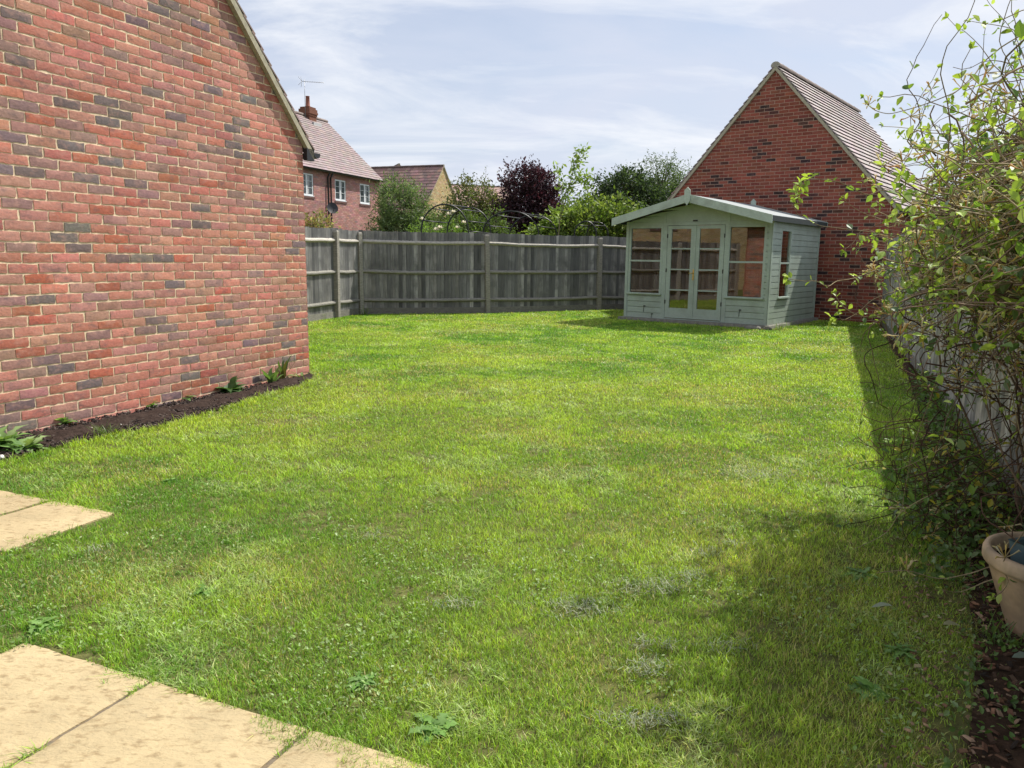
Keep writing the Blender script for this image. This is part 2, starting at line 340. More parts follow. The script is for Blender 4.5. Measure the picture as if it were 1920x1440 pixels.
# ------------------------------------------------------------------ brick buildings
PAL_A = [((.52, .21, .16), 34), ((.55, .25, .195), 26), ((.48, .16, .105), 10), ((.50, .25, .20), 7), ((.34, .205, .185), 11), ((.215, .165, .165), 9), ((.42, .22, .18), 10)]
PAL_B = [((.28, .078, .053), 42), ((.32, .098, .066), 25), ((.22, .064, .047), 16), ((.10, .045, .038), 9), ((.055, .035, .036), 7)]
PAL_C = [((.50, .27, .24), 40), ((.46, .245, .22), 30), ((.40, .245, .225), 15), ((.53, .31, .275), 15)]
PAL_D = [((.52, .40, .22), 40), ((.48, .35, .18), 30), ((.56, .45, .27), 20), ((.4, .3, .17), 10)]
def pick(pal, g):
    w = np.array([p[1] for p in pal], float); c = np.array(pal[g.choice(len(pal), p=w/w.sum())][0]); return c*(.88+.24*g.random())*(1+.05*g.normal(size=3))
def clip_poly(P, a, b, c):
    """keep a*x+b*y<=c"""
    out = []
    for i in range(len(P)):
        p, q = P[i], P[(i+1) % len(P)]; fp = a*p[0]+b*p[1]-c; fq = a*q[0]+b*q[1]-c
        if fp <= 0: out.append(p)
        if fp*fq < 0: t = fp/(fp-fq); out.append((p[0]+(q[0]-p[0])*t, p[1]+(q[1]-p[1])*t))
    return out
def brickwork(mb, P0, D, Nn, s0, s1, z0, z1, pal, seed, gable=None, holes=(), detail=True, matb=0, matm=1, L=.225, Hh=.075, gap=.0105):
    """courses of real bricks, proud of a mortar bed; gable=(W, ze, slope) clips to the rake"""
    g = np.random.default_rng(seed); D = np.array(D); Nn = np.array(Nn); Z = np.array([0, 0, 1.])
    outline = [(s0, z0), (s1, z0), (s1, z1), (s0, z1)]
    if gable:
        W, ze, sl = gable; za = ze+W/2*sl; outline = [(s0, z0), (s1, z0), (s1, ze), (W/2, za), (s0, ze)]
    P = lambda s, z, d=0: P0+D*s+Z*z+Nn*d
    if not holes: mb.add([P(s, z, -.0058) for s, z in outline], [tuple(range(len(outline)))[::-1]], mat=matm)
    else:
        zs = sorted({z0, z1} | {h[2] for h in holes} | {h[3] for h in holes}); 
        for a, b in zip(zs[:-1], zs[1:]):
            segs = [(s0, s1)]
            for h in holes:
                if h[2] <= a and h[3] >= b: segs = [q for (x, y) in segs for q in ((x, min(y, h[0])), (max(x, h[1]), y)) if q[1]-q[0] > 1e-4]
            for x, y in segs: mb.add([P(x, a, -.0058), P(y, a, -.0058), P(y, b, -.0058), P(x, b, -.0058)], [(3, 2, 1, 0)], mat=matm)
    FV = []; FC = []
    zk = math.floor((z0-.05)/Hh)
    top = za if gable else z1; k = zk; nx, nz = 7, 3; tone = 1
    uu, vv = np.meshgrid(np.linspace(0, 1, nx), np.linspace(0, 1, nz), indexing='ij')
    edge = ((uu == 0) | (uu == 1) | (vv == 0) | (vv == 1))
    idx = np.arange(nx-1)[:, None]*nz+np.arange(nz-1)[None, :]
    QF = np.stack([idx, idx+nz, idx+nz+1, idx+1], -1).reshape(-1, 4)[:, ::-1]
    rim = list(range(nz))+[r*nz+nz-1 for r in range(1, nx)]+[(nx-1)*nz+c_ for c_ in range(nz-2, -1, -1)]+[r*nz for r in range(nx-2, 0, -1)]; m = len(rim)
    RF = np.array([(a, (a+1) % m, m+(a+1) % m, m+a) for a in range(m)])
    while .05+k*Hh < top:
        za_, zb_ = .05+k*Hh, .05+k*Hh+Hh-gap; off = (k % 2)*L/2
        j = math.floor((s0-off)/L)
        while off+j*L < s1:
            a, b = off+j*L+g.normal()*.0015, off+(j+1)*L-gap+g.normal()*.0015; j += 1
            a_, b_ = max(a, s0), min(b, s1)
            if b_-a_ < .02: continue
            poly = [(a_, max(za_, z0)), (b_, max(za_, z0)), (b_, min(zb_, top)), (a_, min(zb_, top))]; whole = True
            if poly[2][1]-poly[0][1] < .012: continue
            if gable:
                for (A_, B_, C_) in ((-sl, 1, ze-.0), (sl, 1, ze+W*sl)):
                    if any(A_*p[0]+B_*p[1] > C_ for p in poly): whole = False; poly = clip_poly(poly, A_, B_, C_)
                    if len(poly) < 3: break
            if len(poly) < 3: continue
            skip = False; parts = [poly]
            for h in holes:
                if a_ < h[1] and b_ > h[0] and za_ < h[3]-.004 and zb_ > h[2]+.004:
                    parts = []
                    if h[0]-a_ > .015: parts.append([(a_, za_), (h[0], za_), (h[0], zb_), (a_, zb_)])
                    if b_-h[1] > .015: parts.append([(h[1], za_), (b_, za_), (b_, zb_), (h[1], zb_)])
                    whole = False
            c = pick(pal, g)
            if detail and whole:
                s = a_+(b_-a_)*uu; z = poly[0][1]+(poly[2][1]-poly[0][1])*vv
                s = s+np.where(edge, g.normal(size=uu.shape)*.0018, 0); z = z+np.where(edge, g.normal(size=uu.shape)*.0021, 0)+g.normal()*.0012
                d = np.where(edge, -.0018, .0014)+g.normal(size=uu.shape)*.0006+g.normal()*.0007
                cut = (uu == 0) | (uu == 1)
                V = P0[None]+D[None]*s.ravel()[:, None]+Z[None]*z.ravel()[:, None]+Nn[None]*d.ravel()[:, None]
                mb.add(V, QF, c, matb, True); RV = V[rim]; mb.add(np.vstack([RV, RV-Nn*.009]), RF, c*.8, matb)
            else:
                for pl in parts:
                    n = len(pl); f = [P(s_, z_, 0) for s_, z_ in pl]; bk = [P(s_, z_, -.012) for s_, z_ in pl]
                    mb.add(f+bk, [tuple(range(n))[::-1]]+[(q, (q+1) % n, n+(q+1) % n, n+q) for q in range(n)], c, matb)
        k += 1

def roof_slope(mb, E0, E1_, up, nrm, gauge, tw, pal, seed, th=.016, mat=0):
    """overlapping tiles on one slope: eave line E0-E1, up vector to the ridge, nrm outward"""
    g = np.random.default_rng(seed); E0 = np.array(E0, float); E1_ = np.array(E1_, float); up = np.array(up, float); nrm = np.array(nrm, float)
    A = E1_-E0; La = np.linalg.norm(A); A /= La; Lu = np.linalg.norm(up); U = up/Lu; rows = int(math.ceil(Lu/gauge)); n = int(math.ceil(La/tw))
    tilt = th/gauge; O, X, Y, Zv, C = [], [], [], [], []
    TV = np.array([(0, 0, 0), (1, 0, 0), (1, 1, 0), (0, 1, 0), (0, 0, 1), (1, 0, 1), (1, 1, 1), (0, 1, 1)], float)
    TV = np.vstack([TV, TV[[0, 1, 5, 4]]]); TF = [(4, 5, 6, 7), (8, 9, 10, 11), (1, 2, 6, 5), (3, 0, 4, 7)]
    if np.dot(np.cross(A, U), nrm) < 0: TF = [f[::-1] for f in TF]
    for r in range(rows):
        off = -(r % 2)*tw/2; u0 = r*gauge; ln = min(gauge*1.25, Lu-u0)
        for i in range(n+1):
            a0 = max(off+i*tw, 0); a1 = min(off+(i+1)*tw-.003, La)
            if a1-a0 < .02: continue
            lift = .5*abs(g.normal())*.002
            O.append(E0+A*a0+U*(u0+g.normal()*.002)+nrm*(th*.9+lift)); X.append(A*(a1-a0)); Y.append(U*ln-nrm*(th*1.05*ln/gauge)); Zv.append(nrm*th*.9); C.append(pick(pal, g))
    mb.inst(TV, TF, np.array(O), np.array(X), np.array(Y), np.array(Zv), np.array(C), mat); cc = mb.C[-1].reshape(-1, 12, 3); cc[:, 8:] *= .22; mb.C[-1] = cc.reshape(-1, 3)   # tile butts much darker than the faces
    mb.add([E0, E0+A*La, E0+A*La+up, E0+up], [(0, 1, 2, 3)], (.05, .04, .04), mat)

def gable_roof(parent, P0, D, Nn, W, ze, sl, depth, over, eave_out, pal, gauge, tw, seed, verge_w=.07, verge_mat='verge', ridge_col=(.2, .15, .13), lift=.045, th=.016):
    """roof, verge, ridge tiles and gutter for a building whose gable stands on P0..P0+D*W"""
    Z = np.array([0, 0, 1.]); D = np.array(D); Nn = np.array(Nn); za = ze+W/2*sl; cs = 1/math.hypot(1, sl)
    rb = MB()
    for side in (0, 1):
        e = P0+(D*(-eave_out) if side == 0 else D*(W+eave_out))+Z*(ze-eave_out*sl+lift); inw = D if side == 0 else -D
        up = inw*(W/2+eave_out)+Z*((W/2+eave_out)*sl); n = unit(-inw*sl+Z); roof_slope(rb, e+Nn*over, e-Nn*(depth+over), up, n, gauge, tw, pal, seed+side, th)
    ap = P0+D*(W/2)+Z*(za+lift)
    k = int((depth+2*over)/.3)
    for i in range(k):
        a = ap+Nn*(over-(depth+2*over)*i/k); b = ap+Nn*(over-(depth+2*over)*(i+1)/k+.004); th = np.linspace(R(-20), R(200), 9)
        V = [q+D*math.cos(t)*.105+Z*(math.sin(t)*.085+.0+.004*(i % 2)) for q in (a, b) for t in th]
        rb.add(V, [(j, j+1, 10+j, 9+j) for j in range(8)], tuple(np.array(ridge_col)*(.85+.3*rng.random())), 0, True)
    th = np.linspace(R(-20), R(200), 9); rb.add([ap+Nn*(over+.002)+D*math.cos(t)*.105+Z*math.sin(t)*.085 for t in th], [tuple(range(9))], (.34, .31, .25), 0)
    rb.build('roof', M['tile'], parent)
    vb = MB()
    for side in (0, 1):
        e = P0+(D*(-eave_out) if side == 0 else D*(W+eave_out))+Z*(ze-eave_out*sl); inw = D if side == 0 else -D; n = unit(-inw*sl+Z)
        up = inw*(W/2+eave_out)+Z*((W/2+eave_out)*sl)
        # undercloak strip on the gable, cut plumb at the apex
        o0 = e+Nn*.003; hv = verge_w/cs
        V = [o0-Z*hv*.45, o0+up-Z*hv*.45, o0+up+Z*(lift/cs*.6), o0+Z*(lift/cs*.6)]; V += [q+Nn*(over-.006) for q in V]
        F = [(4, 5, 6, 7), (0, 3, 2, 1), (0, 1, 5, 4), (2, 3, 7, 6), (1, 2, 6, 5), (3, 0, 4, 7)]
        if side == 1: F = [f[::-1] for f in F]
        vb.add(V, F)
    vb.build('verge', M[verge_mat], parent)
def gutter(mb, A, B, r=.055):
    A = np.array(A, float); B = np.array(B, float); t = unit(B-A); n = np.cross(t, [0, 0, 1.]); th = np.linspace(math.pi, 2*math.pi, 9)
    for rr, fl in ((r, False), (r-.008, True)):
        V = [q+n*math.cos(a)*rr+np.array([0, 0, math.sin(a)*rr]) for q in (A, B) for a in th]
        mb.add(V, [((j, j+1, 10+j, 9+j) if not fl else (j, 9+j, 10+j, j+1)) for j in range(8)], (1, 1, 1), 0, True)
    for q in (A, B): mb.add([q+n*math.cos(a)*r+np.array([0, 0, math.sin(a)*r]) for a in th], [tuple(range(9))])

TILE_BROWN = [((.24, .165, .14), 50), ((.28, .2, .17), 30), ((.2, .14, .125), 20)]
TILE_PINK = [((.245, .18, .17), 50), ((.27, .2, .19), 30), ((.22, .16, .155), 20)]
TILE_PALE = [((.30, .235, .225), 50), ((.34, .265, .255), 30), ((.26, .2, .19), 20)]
TILE_DARK = [((.21, .12, .105), 50), ((.26, .15, .13), 30), ((.16, .10, .09), 20)]
TILE_RED = [((.33, .2, .16), 50), ((.37, .23, .18), 30), ((.3, .18, .14), 20)]

# left garage: gable wall close to the camera
W_, ZE, SL = 5.27, 2.50, 1.12
lb = empty('garage', LB0, 'red and purple brick garage with buff mortar, its sunlit gable filling the left', 'garage')
w = MB(); brickwork(w, LB0, LBD, LBN, 0, W_, -.03, 0, PAL_A, 11, gable=(W_, ZE, SL), gap=.0132); w.build('gable_wall', [M['brick'], M['mortar']], lb)
w = MB(); DEP = 2.9
brickwork(w, LB0-LBN*DEP, LBN, -LBD, 0, DEP-.002, -.03, ZE, PAL_A, 12, detail=False)
w.box(LB0+LBD*W_-LBN*.03, -LBN*(DEP-.06), LBD*-.1, (0, 0, ZE), (.4, .15, .1)); w.box(LB0-LBN*(DEP-.02)+LBD*.03, LBD*(W_-.2), LBN*-.1, (0, 0, ZE), (.4, .15, .1))
w.build('side_wall', [M['brick'], M['mortar']], lb)
gable_roof(lb, LB0, LBD, LBN, W_, ZE, SL, DEP, .055, .12, TILE_BROWN, .16, .2, 21)
gm = MB(); gp = LB0-LBD*.18+np.array([0, 0, ZE-.10]); gutter(gm, gp+LBN*.05, gp-LBN*DEP); gm.box(LB0-LBD*.125+LBN*.052+np.array([0, 0, ZE-.19]), LBD*.12, -LBN*.05, (0, 0, .12)); gm.build('gutter', M['black'], lb)

# right garage beyond the summerhouse
W2, ZE2, SL2 = 5.42, 2.52, 1.145
gb = empty('garage', GB0, 'deep red brick garage with steep tiled roof and shaded gable behind the green summerhouse', 'garage')
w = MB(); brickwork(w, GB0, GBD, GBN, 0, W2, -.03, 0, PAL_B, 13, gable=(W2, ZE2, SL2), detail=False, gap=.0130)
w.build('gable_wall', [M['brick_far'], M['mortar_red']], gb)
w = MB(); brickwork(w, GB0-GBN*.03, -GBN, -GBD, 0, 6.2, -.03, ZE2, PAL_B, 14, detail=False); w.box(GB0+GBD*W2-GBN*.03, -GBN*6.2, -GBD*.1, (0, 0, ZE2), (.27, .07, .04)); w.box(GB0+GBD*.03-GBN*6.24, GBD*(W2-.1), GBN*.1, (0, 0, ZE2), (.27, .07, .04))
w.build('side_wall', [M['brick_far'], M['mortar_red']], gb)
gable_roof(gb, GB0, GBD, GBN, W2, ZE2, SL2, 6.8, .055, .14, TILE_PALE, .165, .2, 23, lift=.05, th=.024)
gm = MB(); gutter(gm, GB0-GBD*.19+np.array([0, 0, ZE2-.12])+GBN*.05, GB0-GBD*.19+np.array([0, 0, ZE2-.12])-GBN*6.2); gm.build('gutter', M['black'], gb)

# ------------------------------------------------------------------ fences
def board_fence(name, run, label, h=1.85, gravel=True, rails=(), posts=(), face=1, bw=.1, pal=None, seed=1, post_h=1.83, sag=.02, postc=(.30, .28, .24)):
    g = np.random.default_rng(seed); root = empty(name, run[0], label, 'fence'); B = MB(); Rl = []; G = MB()
    pal = pal or [(.225, .22, .212), (.165, .163, .16), (.31, .30, .285), (.115, .114, .114), (.245, .235, .22)]
    for a, b in zip(run[:-1], run[1:]):
        a = np.array(a, float); b = np.array(b, float); d = b-a; Ln = np.linalg.norm(d); d /= Ln; n = np.array([d[1], -d[0], 0])*face; m = int(round(Ln/bw))
        for i in range(m):
            o = a+d*(i*Ln/m)-n*.012; hh = h+g.normal()*.006-.02*math.sin(math.pi*i/m); base = .15 if gravel else .02; o = o+np.array([0, 0, base])
            c = np.array(pal[g.integers(len(pal))])*(.7+.6*g.random()); w2 = Ln/m+.012; t1, t2 = .003, .029+g.random()*.005
            V = [o, o+d*w2, o+d*w2+n*0-n*.0, o]; tw = g.normal()*.002
            # wedge section: thin edge tucked behind its neighbour
            q = [o-n*0, o+d*w2, o+d*w2+n*(t2+tw), o+n*t1]; Zt = np.array([0, 0, hh-base]); lean = d*g.normal()*.003
            V = q+[x+Zt+lean for x in q]; F = [(0, 3, 2, 1), (4, 5, 6, 7), (0, 1, 5, 4), (1, 2, 6, 5), (2, 3, 7, 6), (3, 0, 4, 7)]
            if face > 0: F = [f[::-1] for f in F]
            B.add(V, F, c)
        if gravel: G.box(a-n*.01, d*Ln, n*.035, (0, 0, .15), tuple(np.array((.22, .21, .18))*(.8+.3*g.random())))
    B.build('boards', M['fence'], root)
    if gravel: G.build('gravel_board', M['rail'], root)
    for p in posts:
        p = np.array(p[:3], float); pm = MB(); d = hdv(p[2]); n = hdv(p[2]+90); s = .05; c = np.array(postc)*(.85+.3*g.random()); x, y = p[0], p[1]; o = np.array([x, y, 0])
        lean = d*g.normal()*.012
        ring = lambda z, k: [o+lean*z-d*s*k-n*s*k+np.array([0, 0, z]), o+lean*z+d*s*k-n*s*k+np.array([0, 0, z]), o+lean*z+d*s*k+n*s*k+np.array([0, 0, z]), o+lean*z-d*s*k+n*s*k+np.array([0, 0, z])]
        V = ring(0, 1)+ring(post_h-.035, 1)+ring(post_h, .7); F = [(4*r+j, 4*r+(j+1) % 4, 4*r+4+(j+1) % 4, 4*r+4+j) for r in (0, 1) for j in range(4)]+[(8, 9, 10, 11)]
        pm.add(V, [f[::-1] for f in F], tuple(c)); pm.build('post', M['rail'], root)
    for a, b, n in rails:
        a = np.array(a, float); b = np.array(b, float); n = np.array(n, float)
        for z in (.33, .97, 1.63):
            rm = MB(); k = 9; sg = sag*(.4+g.random()); c = np.array((.46, .43, .37) if z > 1.5 else (.25, .24, .205))*(.8+.3*g.random()); V = []  # top rail paler: the sunlight on it is put into the colour
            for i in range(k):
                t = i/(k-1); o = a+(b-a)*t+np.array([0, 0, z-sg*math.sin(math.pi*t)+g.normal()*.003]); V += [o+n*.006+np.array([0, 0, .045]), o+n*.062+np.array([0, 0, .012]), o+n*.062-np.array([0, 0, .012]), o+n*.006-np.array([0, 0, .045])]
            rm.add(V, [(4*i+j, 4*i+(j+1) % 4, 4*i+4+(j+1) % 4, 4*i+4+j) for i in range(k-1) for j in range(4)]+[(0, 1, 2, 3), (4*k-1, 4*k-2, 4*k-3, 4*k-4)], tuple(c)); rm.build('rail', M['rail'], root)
    return root
p0, p1, p2, p3, p4 = (-3.42, 17.34), (-.59, 18.15), (2.19, 19.73), (3.9, 20.62), (-3.70, 16.24)
def off(p, n, k): return (p[0]+n[0]*k, p[1]+n[1]*k, 0)
n1 = np.array([.275, -.961, 0]); n2 = np.array([.494, -.869, 0]); n3 = np.array([.968, -.25, 0])
lrun = [(-4.98, 9.75, 0), (-4.62, 12.1, 0), (-4.2, 14.3, 0), (p4[0], p4[1], 0), (p0[0], p0[1], 0)]
run = [off(p, np.array(v), -.05) for p, v in zip([x[:2] for x in lrun], [(.97, -.25), (.97, -.25), (.97, -.25), (.95, -.28), (.75, -.66)])]+[off(p1, (.39, -.92), -.05), off(p2, n2, -.05), off(p3, n2, -.05), (5.3, 21.3, 0)]
r2 = [run[0]]; 
for q in run[1:]: r2.append(q)
posts = [(-4.98, 9.85, 14), (-4.62, 12.1, 14), (-4.2, 14.3, 14), (p4[0], p4[1], 14), (p0[0], p0[1], 40), (p1[0], p1[1], 68), (p2[0], p2[1], 60), (p3[0], p3[1], 60)]
rails = []
for a, b in zip([x[:2] for x in posts[:-1]], [x[:2] for x in posts[1:]]):
    d = unit(np.array([b[0]-a[0], b[1]-a[1], 0.])); n = np.array([d[1], -d[0], 0]); rails.append(((a[0]-n[0]*.045, a[1]-n[1]*.045, 0), (b[0]-n[0]*.045, b[1]-n[1]*.045, 0), n))
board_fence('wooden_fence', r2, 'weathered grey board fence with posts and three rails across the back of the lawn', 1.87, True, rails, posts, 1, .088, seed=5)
RP = [(.38, .365, .345), (.34, .33, .315), (.42, .41, .385), (.36, .335, .30)]
board_fence('wooden_fence', [tuple(fr(t)) for t in (-4.6, -2, 1, 4, 7, 10, 13.35)], 'pale grey close board fence along the right side behind the honeysuckle', 1.78, True, (), (), -1, .1, RP, 8)

# ------------------------------------------------------------------ summerhouse
VD = hdv(38); UD = hdv(128); RC = np.array([4.89, 14.86, 0.]); SW, SD_, SZ0, SZ1 = 3.12, 2.86, .08, 2.07
S0 = RC+UD*.01-UD*SW                                     # front left corner
def sp(s, d, z): return S0+UD*s+VD*d+np.array([0, 0, z])
sh = empty('summerhouse', S0, 'sage green timber summerhouse with glazed double doors standing on a low concrete base', 'summerhouse')
SAGE = np.array((.385, .455, .39)); APX = SW/2-.06; PIT = .255
def boards(mb, P, D, Nn, s0, s1, z0, z1, holes=(), step=.118, top=None, c=SAGE, seed=0):
    """shiplap boards with real steps; top(s) limits height for gables"""
    g = np.random.default_rng(seed); Z = np.array([0, 0, 1.]); cuts = sorted({s0, s1} | {h[0] for h in holes} | {h[1] for h in holes})
    if top: cuts = sorted(set(cuts) | {APX} | set(np.linspace(s0, s1, 9)))
    k = 0; z = z0
    while z < z1-.005:
        zb = min(z+step, z1); cc = c*(.96+.08*g.random())
        zz = sorted({z, zb} | {h[q] for h in holes for q in (2, 3) if z < h[q] < zb})
        for za, zc in zip(zz[:-1], zz[1:]):
            segs = []
            for a, b in zip(cuts[:-1], cuts[1:]):
                if any(a >= h[0]-1e-6 and b <= h[1]+1e-6 and za >= h[2]-1e-6 and zc <= h[3]+1e-6 for h in holes): continue
                if segs and not top and abs(segs[-1][1]-a) < 1e-6: segs[-1][1] = b
                else: segs.append([a, b])
            for a, b in segs:
                ta, tb = (zc, zc) if not top else (min(zc, top(a)), min(zc, top(b)))
                if ta <= za+.001 and tb <= za+.001: continue
                ta = max(ta, za+.0005); tb = max(tb, za+.0005)
                f = lambda q: .015   # thick lower edge, thin top
                lip = .014
                fr_ = [(za, f(za))]+([(zc-lip, f(zc-lip)), (zc-lip*.8, -.002), (zc, -.002)] if (zc >= zb-1e-6 and not top and zc-za > .03) else [(None, None)])
                if fr_[1][0] is None:
                    V = [P+D*a+Z*za+Nn*f(za), P+D*b+Z*za+Nn*f(za), P+D*b+Z*tb+Nn*f(zc), P+D*a+Z*ta+Nn*f(zc)]
                    V += [v-Nn*.025 for v in V]; F = [(0, 1, 2, 3), (0, 4, 5, 1), (1, 5, 6, 2), (2, 6, 7, 3), (3, 7, 4, 0)]
                else:
                    V = []; 
                    for s in (a, b):
                        for zz_, dd in fr_: V.append(P+D*s+Z*zz_+Nn*dd)
                        V.append(P+D*s+Z*zc-Nn*.02); V.append(P+D*s+Z*za-Nn*.02)
                    F = [(i, 6+i, 6+(i+1) % 6, (i+1) % 6) for i in range(6)]+[(0, 1, 2, 3, 4, 5)[::-1], (6, 7, 8, 9, 10, 11)]
                if np.dot(np.cross(D, Z), Nn) < 0: F = [q[::-1] for q in F]
                mb.add(V, F, tuple(cc))
        z = zb
WINS = [(.10, .80, .62, 1.94), (2.30, 2.98, .62, 1.94)]; DOOR = (.95, 2.19, .10, 2.00)
FN = -VD
wf = MB(); holes = [(a-.045, b+.045, c-.045, d+.045) for a, b, c, d in WINS]+[(DOOR[0]-.05, DOOR[1]+.05, DOOR[2]-.05, DOOR[3]+.05)]
gtop = lambda s: 2.07+PIT*((SW/2)-abs(s-SW/2))
boards(wf, S0, UD, FN, 0.0, SW, SZ0, SZ1, holes, seed=1); boards(wf, S0, UD, FN, 0, SW, SZ1+.002, 2.5, (), top=gtop, seed=2)
for s in (0-.014, SW-.046): wf.box(sp(s, -.03, SZ0), UD*.06, VD*.03, (0, 0, SZ1-SZ0+.02), tuple(SAGE))
for s in (.86, 2.235): wf.box(sp(s, -.022, SZ0), UD*.045, VD*.022, (0, 0, 2.25-SZ0), tuple(SAGE*1.02))
wf.build('front_wall', M['sage'], sh)
SWIN = (.52, 1.03, .62, 1.88); ws = MB(); SP = S0+UD*SW; sh_holes = [(SWIN[0]-.045, SWIN[1]+.045, SWIN[2]-.045, SWIN[3]+.045)]
boards(ws, SP, VD, UD, 0.0, SD_, SZ0, SZ1, sh_holes, seed=3); ws.box(SP+VD*-.03+UD*.0+np.array([0, 0, SZ0]), VD*.065, UD*.026, (0, 0, SZ1-SZ0), tuple(SAGE*1.05)); ws.box(SP+VD*(SD_-.06)+np.array([0, 0, SZ0]), VD*.065, UD*.026, (0, 0, SZ1-SZ0-.02), tuple(SAGE))
ws.box(SP+VD*.04+UD*.014+np.array([0, 0, SZ1-.13]), VD*(SD_-.1), UD*.008, (0, 0, .125), tuple(SAGE))
ws.build('side_wall', M['sage'], sh)
wl = MB(); boards(wl, S0+VD*SD_, -VD, -UD, 0, SD_, SZ0, SZ1, (), seed=4); boards(wl, S0+VD*SD_+UD*SW, -UD, VD, 0, SW, SZ0, SZ1, (), seed=6); wl.build('rear_wall', M['sage'], sh)
li = MB(); t = .045
def lin(P, D, Nn, L_, holes):
    zs = sorted({SZ0, SZ1} | {h[2] for h in holes} | {h[3] for h in holes})
    for za, zb in zip(zs[:-1], zs[1:]):
        segs = [(0, L_)]
        for h in holes:
            if h[2] <= za+1e-6 and h[3] >= zb-1e-6: segs = [q for (x, y) in segs for q in ((x, min(y, h[0])), (max(x, h[1]), y)) if q[1]-q[0] > 1e-4]
        for x, y in segs: li.box(P+D*x+np.array([0, 0, za])-Nn*.022, D*(y-x), -Nn*.02, (0, 0, zb-za))
lin(S0, UD, FN, SW, holes); lin(SP, VD, UD, SD_, sh_holes); lin(S0+VD*SD_, -VD, -UD, SD_, []); lin(S0+VD*SD_+UD*SW, -UD, VD, SW, [])
for k in range(8): li.box(sp(SW-.10, .3+k*.35, SZ0), VD*.04, UD*.04, (0, 0, 1.95))
li.build('lining', M['pine'], sh)
fl = MB(); fl.box(sp(.03, .03, SZ0-.03), UD*(SW-.06), VD*(SD_-.06), (0, 0, .05)); fl.build('floor', m_plain('ochre floor', (.42, .26, .05), .6, .3), sh)
bs = MB()
GT, GB_ = [], []
for a, b, x0, x1 in ((-.10, 0, -.09, SW+.10),):
    pts = [(-.1, -.12), (SW*.3, -.14), (SW*.6, -.11), (SW+.10, -.13), (SW+.12, SD_*.5), (SW+.08, SD_+.1), (-.1, SD_+.1)]
    V = [sp(s, d, SZ0-.003) for s, d in pts]+[sp(s*1.01-.01, d*1.03, -.02) for s, d in pts]; n = len(pts); bs.add(V, [tuple(range(n))]+[(i, n+i, n+(i+1) % n, (i+1) % n) for i in range(n)])
bs.build('base', M['concrete'], sh)
def window(parent, P, D, Nn, w, name='window', bars=1, sill=True, mid=.5):
    a, b, z0, z1 = w; Z = np.array([0, 0, 1.]); f = MB(); c = tuple(SAGE*1.02); fw_ = .05
    f.box(P+D*(a-fw_)+Z*(z0-.01)-Nn*.03, D*fw_, Nn*.048, Z*(z1-z0+.02), c); f.box(P+D*b+Z*(z0-.01)-Nn*.03, D*fw_, Nn*.048, Z*(z1-z0+.02), c)
    f.box(P+D*(a-fw_)+Z*(z1+.01)-Nn*.03, D*(b-a+2*fw_), Nn*.05, Z*.045, c)
    f.box(P+D*(a-fw_)+Z*(z0-.05)-Nn*.03, D*(b-a+2*fw_), Nn*.05, Z*.04, c)
    zm = z0+(z1-z0)*mid; f.box(P+D*a+Z*(zm-.018)-Nn*.02, D*(b-a), Nn*.034, Z*.036, c)
    o = f.build(name, M['sage'], parent)
    if sill: s_ = MB(); s_.box(P+D*(a-.06)+Z*(z0-.045)+Nn*.005, D*(b-a+.12), Nn*.05, Z*.028, tuple(SAGE*1.05)); so = s_.build('sill', M['sage'], o)
    for za, zb in ((z0, zm-.018), (zm+.018, z1)):
        g_ = MB(); g_.add([P+D*a+Z*za-Nn*.012, P+D*b+Z*za-Nn*.012, P+D*b+Z*zb-Nn*.012, P+D*a+Z*zb-Nn*.012], [(0, 1, 2, 3)] if np.dot(np.cross(D, Z), Nn) > 0 else [(3, 2, 1, 0)]); g_.build('pane', M['glass'], o)
    return o
for wv in WINS: window(sh, S0, UD, FN, wv)
window(sh, SP, VD, UD, SWIN, mid=.515)
Z3 = np.array([0, 0, 1.])
dfm = MB(); dfm.box(sp(DOOR[0]-.05, -.02, DOOR[2]), UD*.045, VD*.05, Z3*1.95, tuple(SAGE)); dfm.box(sp(DOOR[1]+.005, -.02, DOOR[2]), UD*.045, VD*.05, Z3*1.95, tuple(SAGE)); dfm.box(sp(DOOR[0]-.05, -.022, DOOR[3]+.004), UD*1.34, VD*.05, Z3*.05, tuple(SAGE)); dfm.box(sp(DOOR[0]-.05, -.03, SZ0), UD*1.34, VD*.05, Z3*.02, tuple(SAGE*.9)); dfm.build('door_frame', M['sage'], sh)
